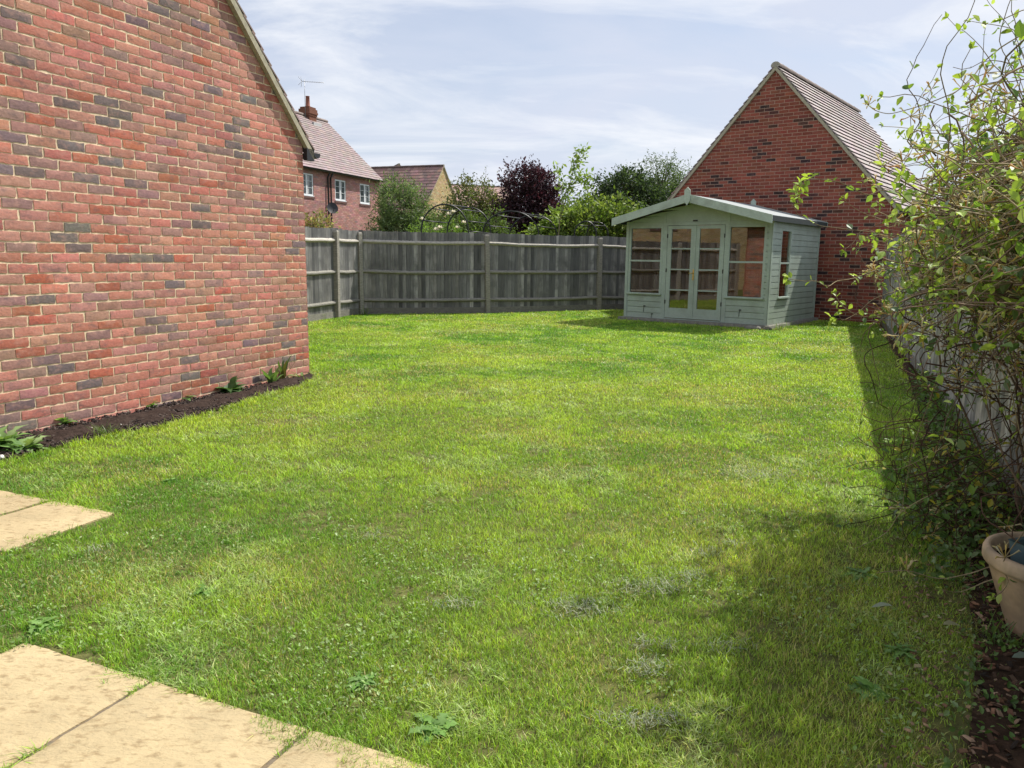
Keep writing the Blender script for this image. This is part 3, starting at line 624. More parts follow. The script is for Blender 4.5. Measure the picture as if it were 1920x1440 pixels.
for di, (a, b) in enumerate(((DOOR[0]+.003, 1.566), (1.572, DOOR[1]-.003))):
    dm = MB(); c = tuple(SAGE*1.0); st = .092; z0, z1 = DOOR[2]+.012, DOOR[3]-.004; dd = -.020
    dm.box(sp(a, dd, z0), UD*st, VD*.04, Z3*(z1-z0), c); dm.box(sp(b-st, dd, z0), UD*st, VD*.04, Z3*(z1-z0), c)
    zr = [(z0, .32), (.68, .705), (1.10, 1.125), (1.52, 1.545), (1.93, z1)]
    for q, (x, y) in enumerate(zr): dm.box(sp(a+st, dd+.001 if q in (0, 4) else dd+.006, x), UD*(b-a-2*st), VD*(.038 if q in (0, 4) else .028), Z3*(y-x), c)
    if di == 0: dm.box(sp(b-.02, dd-.012, z0), UD*.04, VD*.012, Z3*(z1-z0), c)
    do = dm.build('door', M['sage'], sh)
    for (x, y), (x2, y2) in zip(zr[:-1], zr[1:]):
        g_ = MB(); g_.add([sp(a+st, -.002, y), sp(b-st, -.002, y), sp(b-st, -.002, x2), sp(a+st, -.002, x2)], [(0, 1, 2, 3)]); g_.build('pane', M['glass'], do)
    for z in (.4, 1.05, 1.75): hm = MB(); s = a-.012 if di == 0 else b-.012; hm.box(sp(s, dd-.006, z), UD*.024, VD*.006, Z3*.08); hm.build('hinge', M['black'], do)
    if di == 0:
        h = MB(); h.box(sp(b-.012, dd-.018, .90), UD*.026, VD*.005, Z3*.22); h.tube([sp(b, dd-.02, 1.04), sp(b, dd-.055, 1.04), sp(b-.03, dd-.06, 1.045), sp(b-.085, dd-.06, 1.04)], .008, 6); h.tube([sp(b, dd-.017, .93), sp(b, dd-.03, .93)], .012, 8); h.build('handle', M['brass'], do)
pl = MB(); pl.box(sp(1.50, -.028, 2.075), UD*.10, VD*.006, Z3*.03); pl.build('name_plate', M['black'], sh)
for s, z in ((.47, .32), (.66, .16), (2.58, .34)):
    v = MB(); v.tube([sp(s, -.02, z), sp(s, -.035, z-.02), sp(s-.01, -.022, z-.05), sp(s-.012, -.018, z-.12)], .005, 5); v.box(sp(s-.02, -.022, z), UD*.05, VD*.006, Z3*.02); v.build('hook', M['black'], sh)
# roof: two slopes of felt on boards with a deep front overhang
OV, BO, SE = .45, .10, .12; cx = SW/2; zE = 2.07+.085-PIT*SE; zA = zE+PIT*(cx+SE)
rf = MB()
for sgn in (0, 1):
    se = -SE if sgn == 0 else SW+SE; V = []
    for d in (-OV+.025, SD_+BO): V += [sp(se, d, zE), sp(cx, d, zA), sp(cx, d, zA+.022), sp(se, d, zE+.022)]
    F = [(0, 1, 5, 4), (2, 3, 7, 6), (0, 3, 2, 1), (4, 5, 6, 7), (3, 0, 4, 7)]
    rf.add(V, F if sgn else [f[::-1] for f in F])
rf.build('roof', M['felt'], sh)
fc = MB()
for se, k in ((SW+SE, 1), (-SE-.016, 0)): fc.box(sp(se, -OV+.03, zE-.085), UD*.016, VD*(SD_+BO+OV-.04), Z3*.10)
fc.build('felt_edge', M['felt_edge'], sh)
so = MB()
for sgn in (0, 1):
    se = -SE if sgn == 0 else SW+SE; V = [sp(se, -OV+.03, zE-.004), sp(cx, -OV+.03, zA-.004), sp(cx, .0, zA-.004), sp(se, .0, zE-.004)]; so.add(V+[v-Z3*.012 for v in V], [(4, 5, 6, 7), (0, 1, 2, 3), (0, 1, 5, 4), (3, 0, 4, 7)], tuple(SAGE*.9))
so.build('soffit', M['sage'], sh)
for sgn in (0, 1):
    bb = MB(); se = -SE-.02 if sgn == 0 else SW+SE+.02; zz = zE-PIT*.02; hgt = .155
    for dfr in (-OV,):
        V = [sp(se, dfr, zz+.03-hgt), sp(cx, dfr, zA+.03-hgt), sp(cx, dfr, zA+.03), sp(se, dfr, zz+.03)]; V += [v+VD*.022 for v in V]; F = [(0, 1, 2, 3), (7, 6, 5, 4), (0, 4, 5, 1), (1, 5, 6, 2), (2, 6, 7, 3), (3, 7, 4, 0)]
        bb.add(V, F if sgn == 0 else [f[::-1] for f in F], tuple(SAGE*1.12))
    bb.build('bargeboard', M['sage'], sh)
    bk = MB(); V = [sp(se, SD_+BO+.001, zz+.03-.11), sp(cx, SD_+BO+.001, zA+.03-.11), sp(cx, SD_+BO+.001, zA+.03), sp(se, SD_+BO+.001, zz+.03)]; V += [v+VD*.02 for v in V]; bk.add(V, F if sgn == 0 else [f[::-1] for f in F], tuple(SAGE)); bk.build('bargeboard', M['sage'], sh)
for d, zt in ((-OV-.02, 0), (SD_+BO+.02, 0)):
    fi = MB(); pr = [(-.062, -.10), (0, -.19), (.062, -.10), (.062, .10), (0, .16), (-.062, .10)]
    V = [sp(cx+a, d, zA+b) for a, b in pr]+[sp(cx+a, d+.018, zA+b) for a, b in pr]; fi.add(V, [tuple(range(6)), tuple(range(6, 12))[::-1]]+[(i, 6+i, 6+(i+1) % 6, (i+1) % 6) for i in range(6)], tuple(SAGE*1.2)); fi.build('finial', M['sage'], sh)

# ------------------------------------------------------------------ houses beyond the fence
def casement(parent, P, D, Nn, a, b, z0, z1, two=True):
    """white casement; D runs along the wall, Nn out of it"""
    Z = Z3; f = MB(); t = .06
    for (x, y, p, q) in ((a, a+t, z0, z1), (b-t, b, z0, z1), (a+t, b-t, z0, z0+t), (a+t, b-t, z1-t, z1)): f.box(P+D*x+Z*p-Nn*.06, D*(y-x), Nn*.045, Z*(q-p))
    m_ = (a+b)/2
    if two: f.box(P+D*(m_-.045)+Z*(z0+t)-Nn*.06, D*.09, Nn*.047, Z*(z1-z0-2*t))
    for zz in (z0+(z1-z0)*.36, z0+(z1-z0)*.66): f.box(P+D*(a+t)+Z*zz-Nn*.055, D*(b-a-2*t), Nn*.03, Z*.014)
    f.box(P+D*(a+.0)+Z*(z0-.03)-Nn*.06, D*(b-a), Nn*.09, Z*.03)
    o = f.build('window', M['white'], parent); g_ = MB(); g_.add([P+D*(a+.02)+Z*(z0+.02)-Nn*.045, P+D*(b-.02)+Z*(z0+.02)-Nn*.045, P+D*(b-.02)+Z*(z1-.02)-Nn*.045, P+D*(a+.02)+Z*(z1-.02)-Nn*.045], [(0, 1, 2, 3)]); g_.build('pane', M['glass_far'], o)
    cu = MB(); cu.add([P+D*(b-.36)+Z*(z0+.08)-Nn*.0435, P+D*(b-.26)+Z*(z0+.08)-Nn*.0435, P+D*(b-.20)+Z*(z1-.08)-Nn*.0435, P+D*(b-.36)+Z*(z1-.08)-Nn*.0435], [(0, 1, 2, 3)], (.4, .4, .4)); cu.build('curtain', M['stone'], o)
    s_ = MB(); s_.box(P+D*(a-.05)+Z*(z0-.11)-Nn*.02, D*(b-a+.1), Nn*.05, Z*.075, (.16, .09, .08)); s_.build('sill', M['stone'], o)
HD = hdv(20.5); HN = hdv(110.5); H0 = np.array([-6.3, 37.0, 0.])-HD*11.0
hs = empty('brick_house', H0, 'two storey pinkish brick house with chimney and small white windows beyond the back fence', 'house')
HW = [(11-3.72, 11-2.9, 3.62, 4.48), (11-1.75, 11-.9, 3.62, 4.48), (11-6.15, 11-5.28, 3.66, 4.52)]
hm = MB(); brickwork(hm, H0, HD, HN, 0, 11, 0, 4.86, PAL_C, 31, holes=HW, detail=False)
hm.box(H0-HN*.012, HD*11, -HN*.0, (0, 0, .01)) if False else None
hm.build('front_wall', [M['brick_far'], M['mortar_pink']], hs)
hm = MB(); hm.box(H0+HD*.1-HN*5.9, HD*10.8, HN*.1, (0, 0, 4.86), (.42, .2, .16)); hm.box(H0+HD*.05-HN*5.8, HD*-.0+HD*.1, HN*5.78, (0, 0, 4.86), (.42, .2, .16))
brickwork(hm, H0+HD*11-HN*.02, -HN, HD, 0, 5.78, 0, 0, PAL_C, 32, gable=(5.78, 4.86, .92), detail=False); hm.box(H0+HN*-.35+HD*.16, HD*10.6, HN*.02, (0, 0, 4.8), (.05, .04, .04))
hm.build('end_wall', [M['brick_far'], M['mortar_pink']], hs)
for a, b, c, d in HW: casement(hs, H0, HD, HN, a, b, c, d)
gable_roof(hs, H0+HD*11-HN*.0, -HN, HD, 5.8, 4.84, .92, 11, .10, .16, TILE_PINK, .17, .25, 33, .06)
gm = MB(); gp = H0+HN*.2+np.array([0, 0, 4.72]); gutter(gm, gp, gp+HD*11.05, .055); gm.build('gutter', M['black'], hs)
for q in (11-4.33, 11-4.12):
    dp = MB(); dp.tube([H0+HD*q+HN*.17+Z3*4.66, H0+HD*q+HN*.06+Z3*4.5, H0+HD*q+HN*.06+Z3*2.5, H0+HD*q+HN*.06+Z3*.1], .034, 8); dp.build('downpipe', M['black'], hs)
cm = MB(); cp = H0+HD*(11-1.35)-HN*2.9; cz = 7.35
for z0, z1, h_ in ((6.9, 7.55, .27), (7.55, 7.64, .30), (7.64, 7.73, .33), (7.73, 7.86, .31), (7.86, 7.95, .26)):
    cm.box(cp-HD*h_-HN*h_*.95+Z3*z0, HD*2*h_, HN*1.9*h_, Z3*(z1-z0), (.20, .09, .06))
co = cm.build('chimney', M['brick_far'], hs); pp = MB(); pp.tube([cp+Z3*7.94, cp+Z3*8.0, cp+Z3*8.02, cp+Z3*8.42, cp+Z3*8.44], [.12, .12, .095, .085, .10], 10, (.26, .1, .07)); pp.build('chimney_pot', M['stone'], co)
fl_ = MB(); fl_.box(cp-HD*.3+HN*.26+Z3*7.02, HD*.6, HN*.25, Z3*.22, (.5, .5, .5)); fl_.build('flashing', M['stone'], co)
ae = MB(); ap_ = cp-HD*.35+HN*.1; ae.tube([ap_+Z3*7.3, ap_+Z3*9.1], .014, 5); A0 = ap_+Z3*9.0; adv = unit(HD*.15+HN*.95+Z3*-.08); ae.tube([A0-adv*.15, A0+adv*.95], .010, 5)
for k in range(9): c_ = A0+adv*(.0+k*.11); l_ = np.cross(adv, Z3)*.12; ae.tube([c_-l_, c_+l_], .005, 4)
for s in (-1, 1): ae.tube([A0-adv*.12, A0-adv*.25+Z3*.18*s+np.cross(adv, Z3)*.1], .008, 4); ae.tube([A0-adv*.12, A0-adv*.22+Z3*.22*s-np.cross(adv, Z3)*.1], .008, 4)
ae.build('tv_aerial', M['metal'], hs)
sdm = MB(); sc = H0+HD*(11-4.5)+HN*.35+Z3*3.22; nn = unit(HN*.8-HD*.6+Z3*.3); a_ = unit(np.cross(nn, Z3)); b_ = np.cross(a_, nn)
V = [sc]+[sc+nn*.045*k_**2+(a_*math.cos(t)+b_*math.sin(t))*.24*k_ for k_ in (.5, 1) for t in np.arange(14)*2*math.pi/14]
sdm.add(V, [(0, 1+i, 1+(i+1) % 14) for i in range(14)]+[(1+i, 15+i, 15+(i+1) % 14, 1+(i+1) % 14) for i in range(14)], (1, 1, 1), 0, True); sdm.tube([sc-b_*.2, sc+nn*.28], .01, 5); sdm.tube([sc, H0+HD*(11-4.5)+HN*.02+Z3*3.1], .018, 5); sdm.build('satellite_dish', M['black'], hs)

def far_house(name, label, R0, rd, length, half, zr, sl, tiles, wallpal, mortar, seed, gauge=.3, tw=.3):
    """house given its ridge end R0, ridge direction away from the gable, half width, ridge height"""
    rd = unit(np.array(rd, float)); gd = np.array([rd[1], -rd[0], 0]); P = np.array([R0[0], R0[1], 0.])-gd*half; ze = zr-half*sl
    o = empty(name, P, label, 'house'); m_ = MB(); brickwork(m_, P, gd, -rd, 0, 2*half, 0, 0, wallpal, seed, gable=(2*half, ze, sl), detail=False, L=.3, Hh=.1)
    m_.build('gable_wall', [M['brick_far'], M[mortar]], o)
    m_ = MB(); c = tuple(wallpal[0][0]); m_.box(P+rd*.02+gd*.02, rd*length, gd*.1, (0, 0, ze), c); m_.box(P+rd*.02+gd*(2*half-.02), rd*length, -gd*.1, (0, 0, ze), c); m_.box(P+rd*length+gd*.02, gd*(2*half-.04), rd*.1, (0, 0, ze), c); m_.build('wall', M['brick_far'], o)
    gable_roof(o, P, gd, -rd, 2*half, ze, sl, length, .08, .15, tiles, gauge, tw, seed+5, .05, 'verge', (.12, .08, .07), .04); return o
far_house('brick_house', 'buff brick house with dark brown tiled roof seen behind the round green shrub', (-4.96, 55.0), -np.array([math.sin(R(110)), math.cos(R(110)), 0]), 9.0, 3.3, 7.45, 1.0, TILE_DARK, PAL_D, 'mortar', 51)
far_house('brick_house', 'distant house whose small red ridge shows above the brown tiled roof', (-10.2, 70.0), (-.35, .94, 0), 8.0, 3.0, 9.2, .8, TILE_RED, PAL_C, 'mortar_pink', 53)
far_house('brick_house', 'distant house with pale red tiled roof low behind the olive coloured tree', (-7.0, 74.0), (.93, .36, 0), 7.0, 4.0, 7.9, .8, TILE_RED, PAL_C, 'mortar_pink', 55)
# buff house to the left, mirrored in the summerhouse glass
bh = empty('brick_house', (-13, 4, 0), 'buff brick house beyond the left fence mirrored in the summerhouse windows', 'house')
m_ = MB(); BP = np.array([-13., 2., 0]); brickwork(m_, BP, (0, 1., 0), (1., 0, 0), 0, 13.5, 0, 5.0, PAL_D, 61, holes=[(6.2, 7.4, 2.6, 3.9)], detail=False); m_.build('front_wall', [M['brick_far'], M['mortar']], bh)
m_ = MB(); m_.box((-18.6, 2.02, 0), (0, 13.46, 0), (.1, 0, 0), (0, 0, 5), (.5, .38, .2)); m_.box((-18.5, 2.02, 0), (5.47, 0, 0), (0, .1, 0), (0, 0, 5), (.5, .38, .2)); m_.box((-18.5, 15.38, 0), (5.47, 0, 0), (0, .1, 0), (0, 0, 5), (.5, .38, .2)); m_.box((-13.4, 8, 2.4), (0, 1.8, 0), (.02, 0, 0), (0, 0, 1.8), (.05, .05, .05)); m_.build('wall', M['brick_far'], bh)
casement(bh, BP, np.array([0, 1., 0]), np.array([1., 0, 0]), 6.2, 7.4, 2.6, 3.9)
gable_roof(bh, np.array([-13., 15.5, 0]), np.array([-1., 0, 0]), np.array([0, 1., 0]), 5.6, 5.0, .9, 13.5, .08, .15, TILE_DARK, .3, .3, 62, .06)

# ------------------------------------------------------------------ trees and shrubs
KITE = (np.array([(0, 0, 0), (.5, .45, .12), (0, 1, 0), (-.5, .45, .12)], float), [(0, 1, 2), (0, 2, 3)])
OVAL = (np.array([(0, 0, 0), (.34, .22, .05), (.5, .52, .09), (.26, .84, .03), (0, 1.02, -.06), (-.26, .84, .03), (-.5, .52, .09), (-.34, .22, .05), (0, .5, 0)], float), [(0, 1, 2, 8), (8, 2, 3, 4), (8, 4, 5, 6), (0, 8, 6, 7)])
def leaves(mb, O, g, size, cols, tmpl=KITE, aspect=.5, up=.4, out=None, mat=0, droop=0):
    n = len(O); Yd = rand_dirs(n, g)
    if out is not None: Yd = unit(Yd+out*.7)
    Yd[:, 2] -= droop; Yd = unit(Yd); Nr = rand_dirs(n, g); Nr[:, 2] += up; X = unit(np.cross(Yd, Nr)); Zd = np.cross(X, Yd)
    s = (size*(.6+.8*g.random((n, 1))) if np.ndim(size) else size*(.6+.8*g.random(n))[:, None]); cols = np.array(cols); C = cols[g.integers(len(cols), size=n)]*(.7+.6*g.random((n, 1)))
    mb.inst(tmpl[0], tmpl[1], O, X*s*aspect, Yd*s, Zd*s, C, mat)
def tree(name, label, base, blobs, nclump, per, size, cols, cat='tree', mat='leaf_far', trunk_r=.08, seed=0, clump=.18, group=None, spiky=0, aspect=.5, twigcol=(.12, .09, .06), shell=.55, droop=0.0, up=.5, stems=1):
    """blobs: (x, y, z, rx, ry, rz) ellipsoids; clumps grow on twigs reaching from the trunk"""
    g = np.random.default_rng(seed); base = np.array(base, float); root = empty(name, base, label, cat, group)
    vol = np.array([b[3]*b[4]*b[5] for b in blobs])**.75; vol /= vol.sum(); T = MB(); F = MB(); ctr = []
    for b, v in zip(blobs, vol):
        n = max(3, int(nclump*v)); d = rand_dirs(n, g); r = (shell+(1-shell)*g.random(n)**.6)*np.clip(1+.16*g.normal(size=n), .6, 1.5); ctr.append(np.array(b[:3])+d*r[:, None]*np.array(b[3:6]))
    K = np.concatenate(ctr); K = K[K[:, 2] > .15]
    top = np.array([b[:3] for b in blobs]); 
    mains = []
    for b in blobs:
        for q in range(stems):
            e = np.array(b[:3])+np.array([g.normal()*b[3]*.25, g.normal()*b[4]*.25, b[5]*.3]); bs_ = base+np.array([g.normal(), g.normal(), 0])*.08*(stems > 1)
            mid = (bs_+e)/2+np.array([g.normal()*.08, g.normal()*.08, 0])*np.linalg.norm(e-bs_)*.3; P = np.array([bs_, bs_*.6+mid*.4+np.array([0, 0, .05]), mid, (mid+e)/2, e]); mains.append(P); T.tube(P, np.array([1, .85, .65, .45, .2])*trunk_r, 7, twigcol)
    MP = np.concatenate([np.concatenate([P[1:-1]+(P[2:]-P[1:-1])*t for t in (0, .33, .66)]) for P in mains])
    for c in K[::max(1, len(K)//160)]:
        d = np.linalg.norm(MP-c, axis=1)+np.maximum(0, MP[:, 2]-c[2])*1.5; a = MP[d.argmin()]; m_ = (a+c)/2+g.normal(size=3)*.05; T.tube([a, m_, c], [trunk_r*.28, trunk_r*.16, .004], 4, twigcol)
    n = len(K)*per; O = np.repeat(K, per, axis=0); sc = clump*(.6+.8*g.random((len(K), 1)).repeat(per, 0)); dd = g.normal(size=(n, 3))*sc; dd[:, 2] *= .75; O = O+dd
    tone = np.repeat(.72+.5*g.random((len(K), 1)), per, axis=0)
    if spiky:
        ns = int(len(K)*.4); S = K[g.integers(len(K), size=ns)]; cc = K.mean(0); out = unit(S-cc)+np.array([0, 0, .6]); L_ = spiky*(.4+g.random((ns, 1))); pts = []
        for q in range(9): pts.append(S+unit(out)*L_*(q/8)+g.normal(size=(ns, 3))*.02)
        for i in range(0, ns, 2): T.tube([S[i], S[i]+unit(out[i])*L_[i]], [.006, .003], 3, twigcol)
        O = np.concatenate([O]+pts); tone = np.concatenate([tone]+[np.ones((ns, 1))]*9)
    nn = len(O); o0 = F.n; leaves(F, O, g, size, cols, KITE, aspect, up, unit(O-K.mean(0)), 0, droop); F.C[-1] = F.C[-1]*np.repeat(tone, 4, axis=0)*1.0
    T.build('trunk', M['bark'], root); F.build('crown', M[mat], root); return root
def W(px, d, z): p = at(px, 478, d); return (p.x, p.y, z)
def B_(px, d, z, rx_, rz_, ry_=None): x, y, z = W(px, d, z); return (x, y, z, rx_, ry_ or rx_, rz_)
GR = [(.07, .11, .035), (.09, .14, .045), (.055, .085, .03), (.12, .17, .06)]
tree('green_shrub', 'rounded grey green willow shrub beside the end of the pink brick house', W(757, 30, 0), [B_(755, 30, 3.05, .95, 1.1), B_(735, 30, 2.0, .75, 1.0), B_(785, 30, 2.2, .75, .9)], 330, 34, .13, [(.19, .26, .12), (.15, .22, .09), (.24, .31, .17), (.11, .17, .065)], 'shrub', trunk_r=.07, seed=101, clump=.17, aspect=.28, spiky=.3)
tree('variegated_shrub', 'small pink and cream leaved shrub between the garage corner and the pink house', W(603, 24, 0), [B_(600, 24, 1.9, .5, .75), B_(580, 24, 1.7, .5, .7)], 120, 24, .11, [(.30, .26, .12), (.35, .2, .14), (.18, .22, .07), (.42, .38, .22)], 'shrub', trunk_r=.04, seed=102, clump=.13, stems=3)
tree('rose_bush', 'climbing rose with cream blooms under the nearer black garden arch', W(820, 22.6, 0), [B_(795, 22.6, 1.7, .45, .5), B_(840, 22.6, 1.75, .5, .45), B_(880, 22.6, 1.55, .5, .45)], 190, 26, .075, [(.15, .24, .05), (.20, .30, .07), (.10, .17, .04)], 'rose', trunk_r=.03, seed=103, clump=.12, stems=3)
tree('olive_tree', 'olive green feathery tree behind the nearer black garden arch', W(897, 29, 0), [B_(890, 29, 3.1, .95, .95), B_(862, 29, 2.4, .8, .9), B_(930, 29, 2.5, .8, .9)], 330, 28, .10, [(.14, .16, .06), (.11, .13, .05), (.17, .15, .08), (.09, .13, .035)], trunk_r=.07, seed=104, clump=.16, spiky=.45)
tree('green_hedge', 'bright green bush under the olive tree and behind the arches', W(905, 25, 0), [B_(880, 25, 1.95, .9, .7), B_(925, 25, 1.9, .7, .75), B_(850, 25.5, 1.8, .6, .6)], 260, 28, .09, [(.10, .15, .04), (.075, .12, .03), (.13, .18, .055)], 'shrub', trunk_r=.05, seed=105, clump=.15, stems=3)
tree('purple_tree', 'dark purple leaved plum tree above the middle of the back fence', W(985, 28, 0), [B_(985, 28, 3.55, .85, 1.0), B_(962, 28, 2.5, .75, 1.0), B_(1015, 28, 2.6, .8, .9), B_(1015, 28, 3.6, .6, .7)], 480, 30, .11, [(.045, .018, .028), (.07, .025, .035), (.032, .016, .024), (.10, .05, .06)], mat='purple', trunk_r=.08, seed=106, clump=.14, spiky=.35)
tree('lime_shrub', 'lime green maple like bush spreading over the fence beside the summerhouse', W(1090, 23.5, 0), [B_(1050, 23.5, 2.2, .55, .5), B_(1100, 23.5, 2.25, .75, .75), B_(1150, 23.5, 2.3, .65, .65), B_(1020, 23.5, 1.8, .5, .5), B_(1175, 23.8, 2.2, .55, .5)], 300, 26, .12, [(.20, .27, .06), (.16, .23, .05), (.26, .32, .085), (.10, .16, .035)], 'shrub', trunk_r=.05, seed=107, clump=.16, stems=3, aspect=.6, up=1.0)
tree('dark_tree', 'dark green holly like tree left of the right garage roof', W(1168, 44, 0), [B_(1165, 44, 4.7, 1.5, 1.5), B_(1130, 44, 3.9, 1.0, 1.2), B_(1200, 44, 4.3, 1.3, 1.3)], 420, 30, .17, [(.055, .085, .04), (.04, .065, .03), (.08, .115, .055)], trunk_r=.16, seed=108, clump=.24, spiky=.3)
tree('willow_tree', 'taller grey green willow tree touching the left slope of the right garage', W(1240, 46, 0), [B_(1238, 46, 5.3, 1.5, 1.6), B_(1215, 46, 4.2, 1.2, 1.3), B_(1265, 46, 4.4, 1.2, 1.4)], 430, 30, .17, [(.12, .17, .075), (.09, .135, .055), (.15, .2, .1)], trunk_r=.16, seed=109, clump=.26, aspect=.28, spiky=.6, droop=.3)
tree('green_hedge', 'mixed dark green hedge low behind the lime green bush', W(1085, 31, 0), [B_(1060, 31, 2.5, 1.1, .9), B_(1120, 31, 2.6, 1.2, 1.0), B_(1180, 31, 2.5, 1.2, 1.0), B_(1010, 32, 2.2, 1.2, .9)], 340, 26, .14, GR, 'hedge', trunk_r=.06, seed=110, clump=.2, stems=2)
tree('green_hedge', 'dark hedge between the round shrub and the olive tree', W(840, 34, 0), [B_(830, 34, 2.4, 1.3, .7), B_(880, 34, 2.4, 1.3, .8), B_(940, 34, 2.4, 1.2, .9)], 260, 26, .14, GR, 'hedge', trunk_r=.06, seed=111, clump=.2, stems=2)
# thin sapling with sparse lime leaves
def sapling():
    g = np.random.default_rng(120); D_ = 22.0; root = empty('sapling', W(1045, D_, 0), 'thin whippy sapling with sparse lime leaves standing above the shrubs', 'sapling'); T = MB(); F = MB()
    P = lambda x, y: np.array(at(x, y, D_))
    paths = [[(1043, 480), (1050, 410), (1062, 370), (1072, 330), (1080, 300), (1092, 280)], [(1058, 385), (1050, 350), (1047, 320), (1045, 312)], [(1066, 355), (1082, 338), (1095, 330), (1110, 328)], [(1062, 370), (1078, 350), (1095, 345), (1105, 360)], [(1072, 330), (1078, 310), (1090, 296), (1097, 281)]]
    base = np.array(W(1043, D_, 0)); allp = []
    for i, q in enumerate(paths):
        pts = [P(*x) for x in q]
        if i == 0: pts = [base]+pts
        T.tube(pts, np.linspace(.02 if i == 0 else .008, .003, len(pts)), 5, (.2, .17, .1)); pts = np.array(pts[1 if i == 0 else 0:])
        for a, b in zip(pts[:-1], pts[1:]):
            for t in np.linspace(0, 1, 4): allp.append(a+(b-a)*t)
    allp = np.array([p for p in allp if p[2] > 2.2]); keep = g.random(len(allp)) < .75; allp = allp[keep]
    O = np.repeat(allp, 9, axis=0)+g.normal(size=(len(allp)*9, 3))*.075
    leaves(F, O, g, .13, [(.30, .40, .10), (.24, .34, .08), (.36, .44, .15)], KITE, .5, 1.2)
    T.build('trunk', M['bark'], root); F.build('crown', M['leaf_far'], root)
sapling()
# rose blooms: each its own small object
def bloom(p, r, c, g):
    mb = MB(); th = np.arange(5)*2*math.pi/5
    for lay, (rr, tl) in enumerate(((1, .35), (.62, .8))):
        for t in th+lay*.6:
            o = np.array([math.cos(t), math.sin(t), 0]); s_ = np.array([-math.sin(t), math.cos(t), 0]); V = [p, p+o*r*rr*.6+s_*r*.42+Z3*r*tl*.4, p+o*r*rr+Z3*r*tl, p+o*r*rr*.6-s_*r*.42+Z3*r*tl*.4]; mb.add(V, [(0, 1, 2, 3)], tuple(np.array(c)*(.9+.15*g.random())))
    return mb
g = np.random.default_rng(130)
for i, (x, y, wd) in enumerate([(793, 412, 'by the left foot of the arch'), (842, 403, 'near the top of the rose'), (825, 428, 'lowest on the rose'), (858, 428, 'low at the right of the rose'), (818, 432, 'just above the fence boards'), (850, 398, 'highest on the rose'), (870, 418, 'beyond the second hoop')]):
    p = np.array(at(x, y, 20.6)); o = bloom(p, .085+.03*g.random(), (.75, .72, .62), g).build('rose_bloom', M['petal']); tag(o, 'cream rose bloom '+wd, 'flower', 'cream blooms on the climbing rose')

# ------------------------------------------------------------------ garden arches beyond the fence
def arch(label, hoops, bars):
    """hoops: list of (left px, right px, top py, foot py, depth); bars join consecutive hoops"""
    z0 = at(hoops[0][0], hoops[0][3], hoops[0][4]); root = empty('garden_arch', (z0.x, z0.y, 0), label, 'garden arch'); H_ = []
    for (xl, xr, yt, yf, d) in hoops:
        c = np.array(at((xl+xr)/2, yf, d)); e = np.array(at(xr, yf, d)); tp = np.array(at((xl+xr)/2, yt, d)); r = np.linalg.norm(e-c); ax = unit(np.array([e[0]-c[0], e[1]-c[1], 0])); hh = tp[2]-c[2]
        th = np.linspace(math.pi, 0, 17); pts = [c+ax*math.cos(t)*r+Z3*math.sin(t)*hh for t in th]; full = [np.array([pts[0][0], pts[0][1], 0])]+pts+[np.array([pts[-1][0], pts[-1][1], 0])]
        m_ = MB(); m_.tube(full, .021, 6); m_.build('hoop', M['arch'], root); H_.append(pts)
    for a, b in zip(H_[:-1], H_[1:]):
        for k in bars: m_ = MB(); m_.tube([a[k], b[k]], .014, 5); m_.build('bar', M['arch'], root)
    return root
arch('nearest black tubular garden arch standing over the cream rose', [(790, 878, 383, 433, 20.2), (838, 920, 389, 437, 21.4)], (2, 5, 8, 11, 14, 16))
arch('middle black tubular garden arch in front of the purple tree', [(905, 1010, 396, 440, 21.2), (955, 1045, 403, 444, 22.6)], (2, 5, 8, 11, 14, 16))
arch('small black garden arch half hidden in the lime green bush', [(1077, 1118, 415, 440, 21.8), (1100, 1140, 417, 440, 22.6)], (4, 8, 12))
# ------------------------------------------------------------------ lawn grass
sh_foot = [tuple(sp(s, d, 0)[:2]) for s, d in ((-.06, -.10), (SW+.08, -.10), (SW+.08, SD_+.1), (-.06, SD_+.1))]
def lawn_points(n, g, rmin=1.35, rmax=21.5, half=R(48), power=1.3):
    # density falls with distance like d^-power
    u = g.random(n); k = 2-power; r = (rmin**k+(rmax**k-rmin**k)*u)**(1/k); th = (g.random(n)*2-1)*half; x = r*np.sin(th); y = r*np.cos(th); return x, y, r
def lawn_mask(x, y, soft=True, g=rng):
    jx = x+(vnoise(x, y, .11, 77, 2)-.5)*.10+(vnoise(x, y, .35, 79, 3)-.5)*.5*(x > .7); jy = y+(vnoise(x, y, .11, 78, 2)-.5)*.10
    ex = (vnoise(x, y, .09, 80, 4)-.5)*.19; ey = (vnoise(x, y, .09, 81, 4)-.5)*.19
    pa, pb = (x-c0[0])*E1[0]+(y-c0[1])*E1[1], (x-c0[0])*E2[0]+(y-c0[1])*E2[1]; pj = ((np.abs((pa+.3) % .6-.3) < .007) | (np.abs((pb+.3) % .6-.3) < .007)) & (vnoise(x, y, .09, 83, 2) > .53)
    q_ = (x+2.455)*.396+(y-3.955)*.918; pr_ = (x+2.455)*.918-(y-3.955)*.396; joint = (np.abs(pr_+.005) < .018*g.random(len(x))) & (q_ < 0) & (q_ > -.6) & (g.random(len(x)) < .6)
    jx = jx+g.normal(size=len(x))*.09*(x > .7); ok = inpoly(jx, jy, lawn) & ~(inpoly(x+ex, y+ey, patio_clear) & ~pj) & ~(inpoly(x+ex, y+ey, path_clear) & ~joint) & ~inpoly(x, y, sh_foot); return ok
